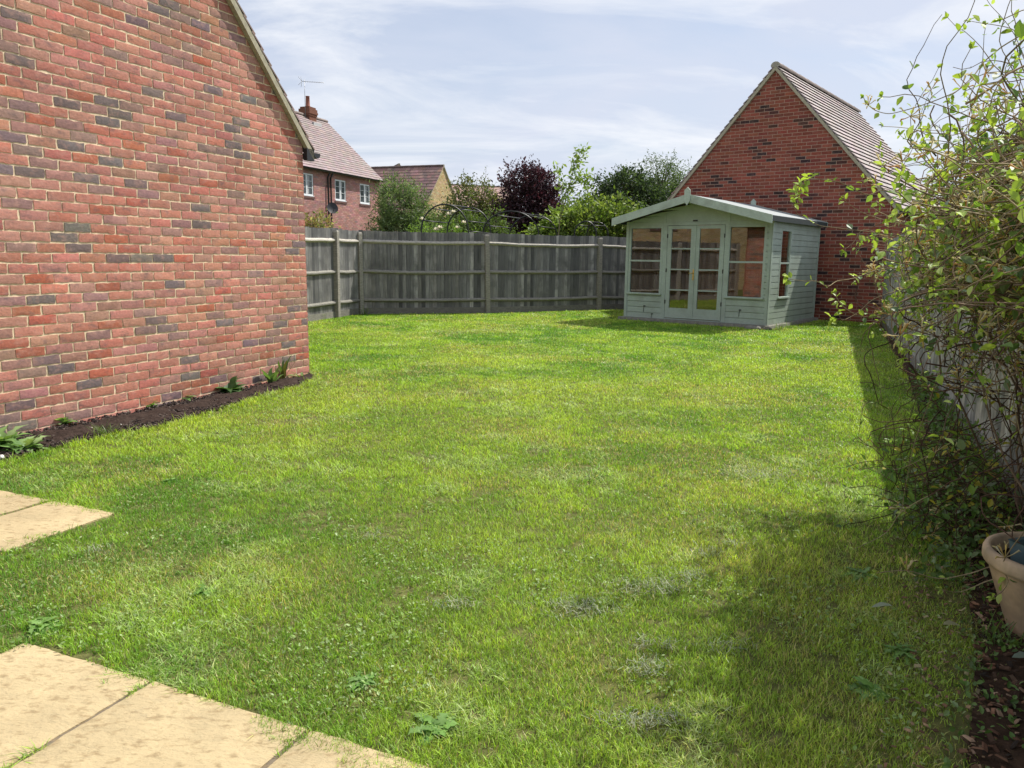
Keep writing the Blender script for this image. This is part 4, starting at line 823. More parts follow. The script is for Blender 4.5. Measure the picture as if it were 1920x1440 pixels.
BARE = [(.42, 2.02, .11, .05), (.49, 2.25, .035, .03), (.65, 2.06, .05, .03), (.74, 1.97, .07, .04), (.47, 1.93, .05, .03), (.46, 2.47, .03, .03), (-1.81, 5.96, .16, .10), (-1.65, 6.15, .1, .06), (.25, 2.73, .08, .04), (-.37, 4.06, .14, .04), (-.55, 3.8, .08, .04), (.1, 3.6, .07, .04), (.92, 2.62, .05, .03), (2.2, 5.6, .12, .06), (.1, 2.3, .03, .02)]
CLIP = [(.59, 2.93, .15, .09), (.25, 2.73, .14, .08), (.46, 2.47, .045, .04), (.55, 2.45, .05, .03), (.42, 2.02, .12, .045), (.45, 2.32, .07, .04), (1.55, 4.6, .3, .16), (.9, 3.3, .1, .05), (-.2, 2.75, .1, .05), (.75, 2.45, .09, .04)]
_sg = np.random.default_rng(99)
BARE += [(_sg.uniform(-3, 3), _sg.uniform(1.9, 9), _sg.uniform(.02, .06), _sg.uniform(.015, .04)) for _ in range(70)]
CLIP += [(_sg.uniform(-2.5, 3), _sg.uniform(2.2, 8), _sg.uniform(.03, .10), _sg.uniform(.02, .06)) for _ in range(30)]
def spot(x, y, L_):
    m = np.zeros(len(x))
    for a, b, ra, rb in L_: m = np.maximum(m, np.exp(-(((x-a)/ra)**2+((y-b)/rb)**2)*.8))
    return m
def build_grass():
    g = np.random.default_rng(200); n = 1950000; x, y, r = lawn_points(n, g)
    fine = vnoise(x, y, .085, 1, 3); mid = vnoise(x, y, .45, 2, 3); big = vnoise(x, y, 1.7, 3, 3); pale = vnoise(x, y, .32, 4, 3); dry = vnoise(x, y, .7, 5, 4)
    keep = lawn_mask(x, y) & (g.random(n) > spot(x, y, BARE)*.9) & (g.random(n) > np.clip((.37-fine)*5, 0, .8))
    x, y, r, fine, mid, big, pale, dry = [a[keep] for a in (x, y, r, fine, mid, big, pale, dry)]; n = len(x)
    pk = np.clip((pale-.60)*9, 0, 1)*.8*(vnoise(x, y, 2.2, 9, 2) > .40)      # patches of broad, flattened blades; their sheen is put in as pale colour
    dk = np.clip((dry-.50)*6, 0, 1)                                        # yellowing patches
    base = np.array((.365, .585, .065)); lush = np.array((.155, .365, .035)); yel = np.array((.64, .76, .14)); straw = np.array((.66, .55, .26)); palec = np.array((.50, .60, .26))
    t = np.clip((mid-.40)*3.2+(fine-.5)*2.2, 0, 1)[:, None]; C = lush*(1-t)+base*t; C = C+(yel-C)*(np.clip((big-.36)*1.9, 0, .75)*(.4+.6*g.random(n)))[:, None]
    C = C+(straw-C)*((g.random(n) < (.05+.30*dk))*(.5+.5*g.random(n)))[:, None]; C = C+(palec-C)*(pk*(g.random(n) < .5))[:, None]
    C *= (.42+1.1*g.random(n)**1.3)[:, None]; C = np.clip(C, 0, .92)
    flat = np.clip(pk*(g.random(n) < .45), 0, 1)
    h = (.014+.016*g.random(n))*(.55+.55*mid+.45*fine)*(1+.35*(g.random(n) < .06)*g.random(n)*3); h = h*(1+.25*pk)*(1+.25*np.clip((r-6)/10, 0, 1))
    edge = inpoly(x, y, [(p[0]+.12, p[1]) for p in bed_edge]+[(-4, 9), (-4, 4)]); h = np.where(edge, h*1.7, h)
    w = .0022*(.7+.6*g.random(n))*np.maximum(1, r/3.4)*(1+.7*flat)
    az = g.random(n)*2*math.pi; lean = (.25+.85*g.random(n))*(1+1.6*flat); dirx = np.cos(az); diry = np.sin(az); wx, wy = -diry, dirx
    tw = g.normal(size=n)*.5; wx, wy = np.cos(az+math.pi/2+tw), np.sin(az+math.pi/2+tw)
    z0 = np.full(n, .002); V = np.empty((n, 5, 3), np.float32)
    hz = h/np.sqrt(1+lean**2*.6); L1 = h*lean*.35; L2 = h*lean*1.0
    for k_, (sx, f, ll, zz) in enumerate(((-.5, 1, 0, 0), (.5, 1, 0, 0), (.42, 1, L1, hz*.6), (-.42, 1, L1, hz*.6), (0, 0, L2, hz))):
        V[:, k_, 0] = x+dirx*ll+wx*w*sx; V[:, k_, 1] = y+diry*ll+wy*w*sx; V[:, k_, 2] = z0+zz
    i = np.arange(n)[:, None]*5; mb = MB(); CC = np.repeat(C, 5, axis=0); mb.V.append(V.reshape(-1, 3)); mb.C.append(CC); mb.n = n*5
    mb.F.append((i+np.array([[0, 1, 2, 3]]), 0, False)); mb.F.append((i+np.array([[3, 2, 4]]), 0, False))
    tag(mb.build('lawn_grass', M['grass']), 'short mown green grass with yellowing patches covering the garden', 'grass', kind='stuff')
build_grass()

def build_clippings():
    g = np.random.default_rng(210); mb = MB(); X = []; Y = []
    for a, b, ra, rb in CLIP:
        k = int(ra*rb*38000*max(.25, 2.5/b)); q = g.normal(size=(k, 2))*.55; X.append(a+q[:, 0]*ra); Y.append(b+q[:, 1]*rb)
    x = np.concatenate(X); y = np.concatenate(Y); n = len(x); az = g.random(n)*math.pi; L_ = .010+.018*g.random(n); z = .012+.036*g.random(n); w = .0018
    dxv, dyv = np.cos(az), np.sin(az); V = np.empty((n, 4, 3)); dz = g.normal(size=n)*.006
    for k_, (s, e) in enumerate(((-1, -.5), (-1, .5), (1, .5), (1, -.5))): V[:, k_, 0] = x+dxv*s*L_/2-dyv*w*e; V[:, k_, 1] = y+dyv*s*L_/2+dxv*w*e; V[:, k_, 2] = z+s*dz
    cols = np.array([(.27, .33, .22), (.36, .40, .28), (.13, .17, .11), (.5, .51, .37)]); C = cols[g.integers(4, size=n)]*(.7+.6*g.random((n, 1)))
    mb.add(V.reshape(-1, 3), np.arange(n*4).reshape(n, 4), np.repeat(C, 4, 0)); tag(mb.build('dried_clippings', M['grass']), 'small mats of dried grey grass clippings lying on the lawn', 'grass clippings', kind='stuff')
build_clippings()

def build_clover():
    """low broad leaved weeds woven through the lawn"""
    g = np.random.default_rng(220); n = 90000; x, y, r = lawn_points(n, g, 1.5, 12, R(38), 1.6)
    m = vnoise(x, y, .35, 21, 3); near = (np.hypot(x+1.6, y-2.75) < .8)*.16+(np.hypot(x+.5, y-2.35) < .33)*.2+(np.hypot(x-1.4, y-2.7) < .5)*.2+(np.hypot(x+1.9, y-4.3) < .9)*.12+(np.hypot(x+2.4, y-6.0) < .8)*.12+(np.hypot(x-3., y-7.5) < .9)*.08+(np.hypot(x+.9, y-3.0) < .7)*.12+(np.hypot(x-.6, y-2.75) < .45)*.14+(np.hypot(x+.3, y-3.3) < .5)*.08
    k = lawn_mask(x, y) & (m+near > .63) & (g.random(n) < .55) & (spot(x, y, BARE) < .4); x, y, r, m = x[k], y[k], r[k], m[k]; n = len(x)
    O = np.stack([x, y, .010+.020*g.random(n)], 1); az = g.random(n)*2*math.pi; el = g.normal(size=n)*.35+.25; Yd = np.stack([np.cos(az)*np.cos(el), np.sin(az)*np.cos(el), np.sin(el)], 1); X = unit(np.cross(Yd, np.array([0, 0, 1.])+g.normal(size=(n, 3))*.35)); Zd = np.cross(X, Yd)
    s = ((.007+.011*g.random(n))*(.6+.8*vnoise(x, y, .15, 35, 2))*np.maximum(1, r/6))[:, None]; cols = np.array([(.26, .40, .10), (.34, .46, .18), (.20, .33, .07), (.36, .46, .20)]); C = cols[g.integers(4, size=n)]*(.7+.6*g.random((n, 1)))
    mb = MB(); mb.inst(OVAL[0], OVAL[1], O, X*s*.6, Yd*s, Zd*s, C); tag(mb.build('lawn_weeds', M['grass']), 'patches of low clover and broad leaved weeds in the lawn', 'weeds', kind='stuff')
build_clover()

# long blade leaf used for docks, dandelions and grass tufts
def long_leaf(mb, p, az, L_, w, g, c, rise=.8, bend=1.0, wave=.0, n=7, lobes=False):
    d = np.array([math.cos(az), math.sin(az), 0]); s_ = np.array([-math.sin(az), math.cos(az), 0]); V = []; pos = np.array(p, float); el = rise
    for i in range(n+1):
        t = i/n; ww = w*(math.sin(math.pi*min(1, t*.93+.06))**.7)*(1-.25*t); 
        if lobes: ww *= (.55 if i % 2 else 1.15)
        up = np.array([0, 0, 1.])*.18*ww; wv = s_*wave*w*math.sin(t*9+az)
        V += [pos-s_*ww+up+wv, pos+wv, pos+s_*ww+up+wv]; el -= bend/n; pos = pos+(d*math.cos(el)+np.array([0, 0, math.sin(el)]))*L_/n
    F = []
    for i in range(n): F += [(3*i, 3*i+1, 3*i+4, 3*i+3), (3*i+1, 3*i+2, 3*i+5, 3*i+4)]
    C = np.tile(np.array(c)*(.8+.4*g.random()), (len(V), 1)); C[1::3] *= 1.25; mb.add(V, F, C, 0, True)
def weed(name, label, p, nl, L_, w, seed, cols, rise=(.5, 1.2), group=None, lobes=False, bend=1.0):
    g = np.random.default_rng(seed); mb = MB()
    for i in range(nl): long_leaf(mb, (p[0]+g.normal()*.012, p[1]+g.normal()*.012, .015), g.random()*6.283, L_*(.55+.6*g.random()), w*(.7+.5*g.random()), g, cols[g.integers(len(cols))], g.uniform(*rise), bend*(.6+.8*g.random()), .25, 8, lobes)
    return tag(mb.build(name, M['leaf']), label, 'weed', group)
WG = [(.16, .27, .08), (.21, .32, .11), (.12, .22, .065), (.27, .37, .16)]
weed('leafy_weed', 'large light green weed with lobed leaves at the left end of the soil bed', (-3.42, 5.0), 60, .22, .048, 301, WG, (.3, 1.35), lobes=True)
weed('leafy_weed', 'lobed green weed beside the largest weed at the left edge of the soil bed', (-3.24, 4.98), 44, .16, .036, 302, WG, (.3, 1.2), lobes=True)
weed('leafy_weed', 'small upright dark green weed against the bricks near the left end of the bed', (-3.42, 5.72), 26, .12, .032, 303, WG, (.8, 1.45))
weed('leafy_weed', 'tiny weed against the wall halfway along the soil bed', (-3.12, 6.45), 36, .12, .02, 304, WG, (.4, 1.3))
weed('leafy_weed', 'small bushy weed just left of the big dock clump', (-2.97, 6.85), 40, .10, .028, 305, WG, (.4, 1.3))
weed('dock_plant', 'broad rounded dock clump against the bricks in the middle right of the bed', (-2.69, 7.24), 46, .17, .050, 306, [(.07, .14, .045), (.09, .18, .05), (.16, .23, .12)], (.3, 1.4))
weed('dock_plant', 'upright dock leaf clump, left of the two near the brick corner', (-2.46, 7.74), 12, .20, .036, 307, WG, (1.0, 1.5), bend=.5)
weed('dock_plant', 'tallest narrow reddish dock leaves near the brick corner', (-2.40, 7.93), 8, .30, .024, 308, [(.12, .12, .04), (.09, .15, .04), (.16, .09, .05)], (1.1, 1.5), bend=.4)
weed('leafy_weed', 'low ragged weed nearest the brick corner', (-2.26, 8.12), 18, .14, .018, 309, WG, (.4, 1.4))
weed('leafy_weed', 'flat rosette weed on the grass edge of the soil bed', (-2.86, 6.0), 14, .10, .014, 310, WG, (.1, .7))
for i, (x, y, n_, L_, d) in enumerate([(-.46, 2.22, 26, .10, 'dandelion rosette in the lawn near the bottom of the picture'), (-1.66, 2.56, 22, .10, 'round leaved weed at the lawn edge above the lower patio corner'), (-1.2, 2.85, 14, .08, 'small dandelion rosette a little above the lower patio'), (-.2, 1.98, 14, .08, 'dandelion rosette close to the right end of the patio'), (1.34, 2.45, 20, .12, 'shaded grey green dandelion beside the mulch bed'), (1.12, 2.2, 16, .11, 'lowest shaded dandelion at the mulch edge'), (1.5, 3.1, 18, .10, 'weed rosette in shade left of the terracotta pot'), (-2.0, 4.35, 14, .09, 'flat weed rosette just beyond the upper paving slabs')]):
    weed('dandelion', d, (x, y), n_+10, L_*(.5+.5*((i*37) % 7)/7), (.010, .016, .012, .019)[i % 4], 320+i, [(.15, .28, .06), (.19, .32, .09), (.12, .24, .05)], (.05, .7), 'dandelion rosettes in the lawn', True)
g = np.random.default_rng(340)
def grass_tuft(label, p, n, h, seed, cols=((.10, .17, .04), (.13, .2, .06)), group=None):
    g = np.random.default_rng(seed); mb = MB()
    for i in range(n): long_leaf(mb, (p[0]+g.normal()*.03, p[1]+g.normal()*.03, 0), g.random()*6.283, h*(.5+.7*g.random()), .0028, g, cols[g.integers(len(cols))], g.uniform(.9, 1.5), g.uniform(.3, 1.3), 0, 5)
    return tag(mb.build('grass_tuft', M['grass']), label, 'grass tuft', group)
for i, (x, y, n_, h_, l_) in enumerate([(5.05, 14.6, 60, .24, 'rough grass tuft at the front right corner of the summerhouse base'), (5.35, 14.95, 45, .2, 'rough grass tuft under the summerhouse side window'), (2.15, 16.8, 40, .22, 'grass tuft at the left corner of the summerhouse'), (-3.3, 17.1, 40, .3, 'grass tuft at the foot of the fence post where the fence turns'), (-3.9, 15.8, 30, .26, 'grass tuft below the fence just beyond the brick corner'), (1.72, 2.5, 46, .14, 'fine upright grass tuft at the base of the terracotta pot'), (-2.95, 5.45, 70, .13, 'lush grass clump overhanging the dark soil bed')]): grass_tuft(l_, (x, y), n_, h_, 350+i)

# stones in the bed and rubble by the summerhouse
def stone(label, p, r, seed, c=(.45, .42, .38), group=None, name='stone', flat=.6):
    g = np.random.default_rng(seed); mb = MB(); n, m = 10, 6; V = []
    for i in range(m+1):
        ph = math.pi*i/m
        for j in range(n): th = 2*math.pi*j/n; k = 1+.22*math.sin(3*th+seed)+.12*g.normal()*(0 < i < m); V.append(np.array(p)+r*k*np.array([math.sin(ph)*math.cos(th), math.sin(ph)*math.sin(th)*.8, math.cos(ph)*flat]))
    mb.add(V, [(i*n+j, (i+1)*n+j, (i+1)*n+(j+1) % n, i*n+(j+1) % n) for i in range(m) for j in range(n)], c, 0, True); return tag(mb.build(name, M['stone']), label, 'stone', group)
stone('largest pale stone on the dark soil bed', (-3.12, 5.56, .03), .026, 1, (.62, .58, .52)); stone('small white stone right of the largest stone in the bed', (-2.98, 5.72, .03), .012, 2, (.6, .57, .52)); stone('small pale stone in front of the largest stone in the bed', (-3.1, 5.42, .03), .014, 3, (.4, .36, .3)); stone('white pebble at the far left of the soil bed', (-3.25, 4.75, .03), .024, 4, (.62, .6, .55))
stone('broken lump of concrete at the front right corner of the summerhouse base', (4.62, 14.72, .03), .16, 5, (.2, .19, .16), None, 'concrete_lump', .4); stone('smaller rubble lump beside the summerhouse corner', (4.86, 14.62, .03), .09, 6, (.16, .15, .12), None, 'concrete_lump', .6)

# soil crumbs, bark chips and fallen leaves
def scatter_chips(name, label, cat, P, n, size, cols, seed, z=.02, mat='stone', flat=.35, aspect=.5):
    g = np.random.default_rng(seed); Pa = np.array(P); lo, hi = Pa.min(0), Pa.max(0); q = lo+(hi-lo)*g.random((n*4, 2)); r = np.hypot(q[:, 0], q[:, 1]); q = q[inpoly(q[:, 0], q[:, 1], P) & (g.random(len(q)) < np.clip(4/r, .05, 1)**1.2)][:n]; n = len(q)
    O = np.stack([q[:, 0], q[:, 1], z+.015*g.random(n)], 1); az = g.random(n)*6.283; Yd = np.stack([np.cos(az), np.sin(az), g.normal(size=n)*.4], 1); Yd = unit(Yd); X = unit(np.cross(Yd, np.array([0, 0, 1.])+g.normal(size=(n, 3))*.4)); Zd = np.cross(X, Yd); s = size*(.4+1.1*g.random((n, 1)))
    TV = np.array([(-.5, 0, 0), (.5, 0, .1), (.4, 1, 0), (-.45, .9, .1), (-.4, .1, .5), (.35, .15, .6), (.3, .85, .5), (-.3, .8, .6)], float); TF = [(4, 5, 6, 7), (0, 1, 5, 4), (1, 2, 6, 5), (2, 3, 7, 6), (3, 0, 4, 7)]
    cols = np.array(cols); C = cols[g.integers(len(cols), size=n)]*(.6+.8*g.random((n, 1))); mb = MB(); mb.inst(TV, TF, O, X*s*aspect, Yd*s, Zd*s*flat, C); return tag(mb.build(name, M[mat]), label, cat, kind='stuff')
bedP = bed_edge+[tuple((LB0+LBD*s)[:2]) for s in (-.1, 1.5, 3, 4.6)]
scatter_chips('soil_crumbs', 'crumbs of dark soil in the bed along the brick wall', 'soil', bedP, 9000, .016, [(.04, .028, .024), (.07, .05, .042), (.025, .018, .016), (.11, .085, .07)], 401, .018, flat=.8, aspect=.9)
mulP = [tuple(p) for p in mulch_edge]+[tuple(fr(t)[:2]) for t in (12.6, 6, 2, -1.5, -3.6)]
scatter_chips('bark_chips', 'reddish brown bark chips and dead leaves in the bed under the honeysuckle', 'bark mulch', mulP, 22000, .024, [(.13, .065, .04), (.18, .095, .055), (.07, .04, .025), (.27, .18, .12), (.035, .025, .018)], 402, .022, flat=.25)

litP = [(a-.28, b-.02) for a, b in mulch_edge[1:7]]+[(a+.05, b) for a, b in mulch_edge[1:7]][::-1]
scatter_chips('leaf_litter', 'scattered brown leaf litter where the shaded grass meets the bed', 'leaf litter', litP, 480, .015, [(.16, .09, .05), (.24, .16, .09), (.09, .055, .03), (.30, .25, .14)], 403, .016, flat=.15, aspect=.6)
def bed_greens():
    g = np.random.default_rng(410); n = 42000; q = np.stack([g.uniform(.9, 4.6, n), g.uniform(1.3, 8.5, n)], 1); m = vnoise(q[:, 0], q[:, 1], .22, 33, 3)
    dens = vnoise(q[:, 0], q[:, 1], .3, 34, 3); k = inpoly(q[:, 0]+.5*(dens-.35)*(q[:, 1] < 4.5), q[:, 1], mulP) & ((m > .50) | (q[:, 1] > 3.0)) ; q = q[k]; n = len(q); far = q[:, 1] > 3.0
    z = np.where(far, .03+.16*g.random(n)**1.5, .02+.05*g.random(n)); O = np.stack([q[:, 0], q[:, 1], z], 1); mb = MB(); leaves(mb, O, g, np.where(far, .034, .020)[:, None]/1.0, [(.12, .21, .05), (.15, .24, .07), (.09, .17, .04), (.18, .25, .11)], OVAL, .6, 1.0)
    tag(mb.build('ground_cover', M['leaf']), 'low green ivy and weeds covering the bed at the foot of the right fence', 'ground cover', kind='stuff')
bed_greens()

# ------------------------------------------------------------------ terracotta pot
PC = np.array([1.945, 2.56, 0.0])
def lathe(mb, c, prof, n=40, color=(1, 1, 1), wob=0):
    V = []; k = len(prof)
    for r_, z in prof:
        for j in range(n): t = 2*math.pi*j/n; V.append((c[0]+r_*math.cos(t), c[1]+r_*math.sin(t), c[2]+z))
    mb.add(V, [(i*n+j, i*n+(j+1) % n, (i+1)*n+(j+1) % n, (i+1)*n+j) for i in range(k-1) for j in range(n)], color, 0, True)
pot = empty('plant_pot', PC, 'large pale terracotta pot half under the honeysuckle at the right edge', 'plant pot')
m_ = MB(); lathe(m_, PC, [(0.0000, 0.0043), (0.1296, 0.0043), (0.1426, 0.0108), (0.1620, 0.0648), (0.1966, 0.1620), (0.2225, 0.2376), (0.2300, 0.2700)], 48, (.50, .36, .24)); m_.build('body', M['pot'], pot)
m_ = MB(); lathe(m_, PC, [(0.2290, 0.2646), (0.2441, 0.2700), (0.2495, 0.2808), (0.2495, 0.3078), (0.2441, 0.3197), (0.2311, 0.3240), (0.2225, 0.3175), (0.2182, 0.2916), (0.2138, 0.2376)], 48, (.54, .40, .27)); m_.build('rim', M['pot'], pot)
m_ = MB(); th = np.arange(40)*2*math.pi/40; gg = np.random.default_rng(5); V = [PC+Z3*.265]+[PC+np.array([math.cos(t)*.219*q, math.sin(t)*.219*q, -0+.257+gg.random()*.012]) for q in (.33, .66, 1.0) for t in th]; m_.add(V, [(0, 1+i, 1+(i+1) % 40) for i in range(40)]+[(1+r_*40+i, 41+r_*40+i, 41+r_*40+(i+1) % 40, 1+r_*40+(i+1) % 40) for r_ in (0, 1) for i in range(40)], (1, 1, 1), 0, True); m_.build('potting_soil', M['soil'], pot)
m_ = MB(); tcn = PC+np.array([-.07, .05, .275]); a = hdv(70); b = hdv(-20)
prof = [(-.075, -.05), (.075, -.05), (.075, .05), (-.075, .05)]; V = [tcn+a*x*s_+b*y*s_+Z3*z for z, s_ in ((0, .85), (.075, 1.0), (.078, 1.06), (.07, .93), (.01, .8)) for x, y in prof]
m_.add(V, [(4*r_+j, 4*r_+(j+1) % 4, 4*r_+4+(j+1) % 4, 4*r_+4+j) for r_ in range(4) for j in range(4)]+[(16, 17, 18, 19), (3, 2, 1, 0)]); tag(m_.build('plastic_tub', M['teal']), 'small teal plastic tub resting in the top of the terracotta pot', 'tub')

# ------------------------------------------------------------------ honeysuckle
def honeysuckle():
    g = np.random.default_rng(500); root = empty('honeysuckle', (2.65, 3.9, 0), 'tangled honeysuckle with yellow flowers sprawling over the right fence', 'climbing plant')
    ST = MB(); LF = MB(); FL = MB(); Nf = np.array([FDIR[1], -FDIR[0], 0])*-1; Nf = Nf if Nf[0] < 0 else -Nf    # towards the lawn
    P = lambda t, p, z: fr(t)+Nf*p+np.array([0, 0, z])
    OLD = (.24, .17, .12); YNG = (.34, .27, .16); LC = [(.15, .25, .05), (.19, .30, .06), (.24, .36, .08), (.10, .17, .05), (.22, .28, .17)]; LY = [(.40, .50, .09), (.34, .45, .08), (.46, .55, .16), (.28, .38, .07)]; YL = [(.45, .40, .06), (.38, .30, .05)]
    LO, LD, LS, LCc = [], [], [], []
    def put_leaf(p, d, s, cols): LO.append(p); LD.append(d); LS.append(s); LCc.append(np.array(cols[g.integers(len(cols))])*(.75+.5*g.random()))
    def flower(p, d, big=1.0):
        d = unit(np.array(d)); cc = [(.72, .58, .22), (.76, .68, .42), (.66, .42, .16), (.74, .70, .5)]
        for k in range(g.integers(5, 10)):
            v = unit(d*.6+rand_dirs(1, g)[0]+Z3*.2); L_ = (.034+.018*g.random())*big; pts = [p, p+v*L_*.6, p+v*L_+Z3*.004, p+v*(L_*1.15)-Z3*.004]; FL.tube(pts, [.0014, .0019, .0036, .0014], 5, tuple(np.array(cc[g.integers(4)])*(.8+.3*g.random())))
            if g.random() < .5:
                e = pts[2]; 
                for s_ in (-1, 1): o = unit(np.cross(v, Z3)*s_+v*.4); FL.add([e, e+o*.008*big+Z3*.003, e+o*.018*big, e+o*.008*big-Z3*.003], [(0, 1, 2, 3)], (.75, .66, .36))
    def walk(p, d, n, step, wig, grav, pull=None):
        pts = [np.array(p, float)]; d = unit(np.array(d, float)); pm_ = g.uniform(.25, .95)**1.0
        for i in range(n):
            d = d+g.normal(size=3)*wig+np.array([0, 0, grav]); 
            if pull is not None: d = d+unit(pull-pts[-1])*.12
            d = unit(d); pts.append(pts[-1]+d*step)
            if pts[-1][2] < .05: pts[-1][2] = .05; d[2] = abs(d[2])+.25
            rel = pts[-1]-FENCE_R0; pr = np.dot(rel, Nf); tr = np.dot(rel, FDIR)
            if pr > pm_: pts[-1] -= Nf*(pr-pm_)*.5; d = unit(d-Nf*.5)
            if tr > .25: pts[-1] -= FDIR*(tr-.25)*.5; d = unit(d-FDIR*.5)
            if pr < .03 and pts[-1][2] < 1.80: pts[-1] += Nf*(.03-pr); d = unit(d+Nf*.4)
        return np.array(pts)
    def dress(pts, every, s, cols, prob=.9, start=.1, fl=0.0, tipcols=None):
        n = len(pts)
        for i in range(int(n*start), n-1, every):
            if g.random() > prob: continue
            tdir = unit(pts[min(i+1, n-1)]-pts[max(i-1, 0)]); a = g.random()*6.283; s1 = unit(np.cross(tdir, rand_dirs(1, g)[0])); tp = i/n; cs = tipcols if (tipcols and tp > .6) else cols; ss = s*(1.1-.45*tp)*(.65+.6*g.random())
            for sg in (-1, 1):
                if g.random() < .9: dd = unit(s1*sg+tdir*.5+Z3*.15); put_leaf(pts[i]+dd*.006, dd, ss, cs)
            if g.random() < fl: flower(pts[i], s1+Z3*.3)
        if tipcols:
            for k in range(5): put_leaf(pts[-1], unit(rand_dirs(1, g)[0]+unit(pts[-1]-pts[-2])), s*.55*(.6+.6*g.random()), tipcols)
    # woody framework from the ground up the fence
    roots = [(-1.4, .12), (-.9, .18), (-.5, .10), (-.2, .15), (.1, .1)]
    for k in range(14):
        t0, p0_ = roots[g.integers(len(roots))]; tgt = P(g.uniform(-1.6, .0), g.uniform(.05, .6), g.uniform(1.2, 1.8)); w_ = walk(P(t0, p0_, .02), (g.normal()*.3, g.normal()*.3, 1), int(g.uniform(20, 30)), .085, .16, .0, tgt); ST.tube(w_, np.linspace(.006*(.5+.8*g.random()), .002, len(w_)), 5, tuple(np.array(OLD)*(.5+.6*g.random())))
        if k % 2: dress(w_, 3, .05, LC, .35, .2)
    # arching bare stems through the lower open part
    for k in range(75):
        s_ = P(g.uniform(-1.6, .3), g.uniform(.05, .75), g.uniform(.35, 1.25)); w_ = walk(s_, rand_dirs(1, g)[0]+Nf*.3, int(g.uniform(12, 26)), .05, .22, -.03); ST.tube(w_, np.linspace(.0032, .0014, len(w_)), 4, tuple(np.array((.11, .065, .045))*(.5+.9*g.random())))
        if g.random() < .6: dress(w_, 3, .040, LC+YL[:1], .5, .3, .06)
    # dense tangle above the fence
    for k in range(760):
        t = np.clip(g.normal()*.5-1.0, -2.7, .1); z = 1.50+g.normal()*.19; s_ = P(t, min(.7, abs(g.normal())*.30+.02), z); w_ = walk(s_, rand_dirs(1, g)[0], int(g.uniform(8, 20)), .045, .33, -.01, P(-.6, .3, 1.5)); ST.tube(w_, np.linspace(.0036, .0013, len(w_)), 4, tuple(np.array(OLD)*(.5+1.2*g.random())))
        if g.random() < .5: dress(w_, 2, .038, LC, .6, .1, .05, LY if g.random() < .3 else None)
    # leafy shell on top, towards the lawn and up
    for k in range(370):
        t = g.uniform(-2.6, .15); z0_ = 1.25+.5*g.random()*(1 if t < -.35 else .5); s_ = P(t, .1+.55*g.random()**1.6, z0_); out = Nf*g.uniform(.0, 1.0)+Z3*g.uniform(-.2, 1.0)+FDIR*g.normal()*.6; w_ = walk(s_, out, int(g.uniform(8, 17)), .05, .17, -.035); ST.tube(w_, np.linspace(.003, .0012, len(w_)), 4, tuple(np.array(YNG)*(.5+.7*g.random()))); dress(w_, 2, .045, LC+LY[:3], .85, .1, .14, LY)
    # tall spray near the camera
    for k in range(30):
        t = g.uniform(-1.7, -.45); s_ = P(t, .1+.25*g.random(), 1.6+.3*g.random()); out = Nf*g.uniform(-.1, .45)+Z3*g.uniform(.6, 1.5)+FDIR*g.normal()*.35; w_ = walk(s_, out, int(g.uniform(9, 19)), .055, .13, -.02); ST.tube(w_, np.linspace(.0038, .0012, len(w_)), 4, tuple(np.array(YNG)*(.45+.6*g.random()))); dress(w_, 2, .052, LC+LY[:1], .7, .2, .07, LY)
    # hanging flowering shoots on the lawn side
    for k in range(185):
        t = g.uniform(-2.3, .2); s_ = P(t, .15+.55*g.random()**1.4, 1.15+.4*g.random()); w_ = walk(s_, Nf*.8+FDIR*g.normal()*.5+Z3*.2, int(g.uniform(8, 16)), .05, .16, -.10); ST.tube(w_, np.linspace(.003, .0012, len(w_)), 4, tuple(np.array(OLD)*(.5+.8*g.random()))); dress(w_, 2, .043, LC+LY[:1], .8, .1, .22, LY)
    # low growth at the foot
    for k in range(130):
        s_ = P(g.uniform(-1.1, .5), g.uniform(.1, .7), g.uniform(.06, .25)); w_ = walk(s_, rand_dirs(1, g)[0]+Nf*.4+Z3*.3, int(g.uniform(6, 13)), .05, .2, -.05); ST.tube(w_, np.linspace(.0026, .0012, len(w_)), 4, tuple(np.array((.10, .07, .04))*(.6+.7*g.random()))); dress(w_, 2, .042, LC+YL[:1], .6, .1, .04)
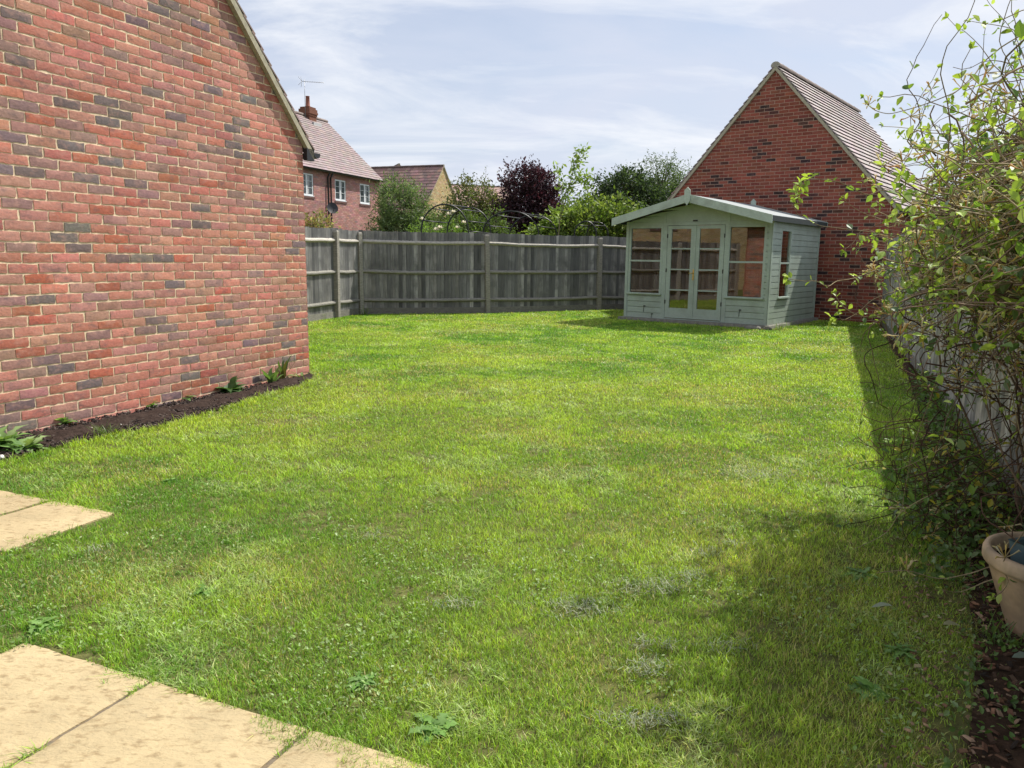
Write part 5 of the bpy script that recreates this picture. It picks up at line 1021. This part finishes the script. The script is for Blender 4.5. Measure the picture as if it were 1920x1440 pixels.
    # long tendrils reaching out
    TD = [([(1960, 40), (1889, 81), (1867, 97), (1844, 117), (1828, 139), (1811, 156), (1792, 172), (1767, 183), (1744, 192), (1717, 201), (1692, 208), (1667, 213), (1644, 208), (1628, 197), (1619, 183)], 3.7, .0026),
          ([(1960, 136), (1894, 136), (1867, 135), (1844, 139), (1820, 152), (1800, 167), (1785, 178)], 3.7, .0022), ([(1960, 80), (1914, 64), (1894, 53), (1867, 47), (1839, 43), (1817, 39)], 3.1, .0016),
          ([(1960, 200), (1920, 189), (1878, 192), (1839, 189), (1800, 203), (1780, 190)], 3.5, .0024), ([(1860, 330), (1780, 290), (1744, 258), (1719, 244), (1689, 239), (1656, 237)], 3.5, .002),
          ([(1810, 310), (1787, 272), (1764, 242), (1750, 234), (1744, 250), (1747, 268)], 3.5, .0016), ([(1790, 420), (1720, 380), (1661, 357), (1631, 365), (1605, 357), (1575, 342), (1530, 335), (1512, 338), (1497, 352), (1490, 372)], 3.55, .0022),
          ([(1740, 450), (1640, 436), (1567, 427), (1537, 423), (1519, 414), (1496, 402), (1487, 380)], 3.5, .0017), ([(1780, 470), (1700, 500), (1650, 505), (1600, 522), (1570, 527), (1552, 537), (1530, 527), (1510, 527), (1478, 523)], 3.55, .0022),
          ([(1790, 560), (1720, 575), (1671, 585), (1642, 592), (1620, 594), (1595, 585), (1574, 567), (1566, 549)], 3.55, .002), ([(1760, 440), (1690, 420), (1650, 410), (1610, 395), (1580, 372)], 3.5, .0018), ([(1770, 520), (1700, 540), (1640, 560), (1610, 585), (1580, 600), (1572, 585)], 3.5, .0017),
          ([(1720, 470), (1660, 445), (1620, 430), (1600, 455), (1580, 470)], 3.5, .0016), ([(1960, 1090), (1880, 1060), (1820, 1075), (1760, 1085), (1700, 1070), (1640, 1075)], 2.7, .0022), ([(1960, 1040), (1900, 1075), (1850, 1090), (1800, 1110), (1765, 1105)], 2.55, .002),
          ([(1930, 985), (1895, 1030), (1880, 1060), (1890, 1090), (1878, 1110), (1860, 1120)], 2.45, .0018), ([(1760, 700), (1740, 760), (1715, 830), (1700, 900), (1690, 960)], 3.1, .0016), ([(1800, 820), (1730, 860), (1680, 880), (1640, 870)], 3.1, .0014), ([(1740, 930), (1690, 960), (1660, 1000), (1600, 1030)], 3.0, .0014)]
    for q, d, r_ in TD:
        c = np.array([at(x, y, d+.25*math.sin(i*.7)*.3) for i, (x, y) in enumerate(q)]); L_ = len(c); tt = np.linspace(0, L_-1, (L_-1)*4+1); i0 = np.clip(tt.astype(int), 0, L_-2); f = (tt-i0)[:, None]
        pm = c[np.clip(i0-1, 0, L_-1)]; pa = c[i0]; pb = c[i0+1]; pn = c[np.clip(i0+2, 0, L_-1)]; w_ = .5*((2*pa)+(-pm+pb)*f+(2*pm-5*pa+4*pb-pn)*f*f+(-pm+3*pa-3*pb+pn)*f**3); ST.tube(w_, np.linspace(r_*1.3, r_*.6, len(w_)), 5, tuple(np.array(YNG)*(.8+.4*g.random()))); dress(w_, 5, .042, LC+LY, .8, .05, .08, LY)
    for x, y, d, s_, cc in [(1490, 378, 3.55, .04, LY), (1500, 345, 3.55, .04, LY), (1520, 333, 3.55, .035, LY), (1495, 362, 3.55, .04, LY), (1475, 523, 3.55, .03, LY), (1560, 597, 3.55, .04, LY), (1572, 570, 3.55, .035, LY), (1830, 700, 3.3, .06, LC), (1740, 655, 3.5, .055, LC)]:
        p = np.array(at(x, y, d))
        for k in range(6): put_leaf(p+g.normal(size=3)*.012, rand_dirs(1, g)[0], s_*(.7+.5*g.random()), cc)
    O = np.array(LO); Yd = unit(np.array(LD)); n = len(O); Nr = rand_dirs(n, g)*.8+Z3; X = unit(np.cross(Yd, Nr)); Zd = np.cross(X, Yd); s = np.array(LS)[:, None]
    LF.inst(OVAL[0], OVAL[1], O, X*s*.62, Yd*s, Zd*s*1.3, np.array(LCc)); print('honeysuckle leaves', n)
    ST.build('stems', M['bark'], root); LF.build('foliage', M['leaf'], root); FL.build('flowers', M['petal'], root)
honeysuckle()
for i, (x, y, c, l_) in enumerate([(1.62, 2.58, (.42, .40, .26), 'large pale fallen leaf on the mulch left of the pot'), (1.66, 2.36, (.22, .28, .22), 'grey green fallen leaf in front of the pot'), (1.36, 2.72, (.30, .34, .24), 'small pale fallen leaf at the mulch edge')]):
    mb = MB(); gg = np.random.default_rng(600+i); d = rand_dirs(1, gg); d[:, 2] = .1; d = unit(d); X = unit(np.cross(d, Z3[None])); mb.inst(OVAL[0], OVAL[1], np.array([[x, y, .045]]), X*.04, d*.075, np.cross(X, d)*.09, np.array([c])); tag(mb.build('fallen_leaf', M['leaf']), l_, 'leaf', 'fallen leaves on the mulch')
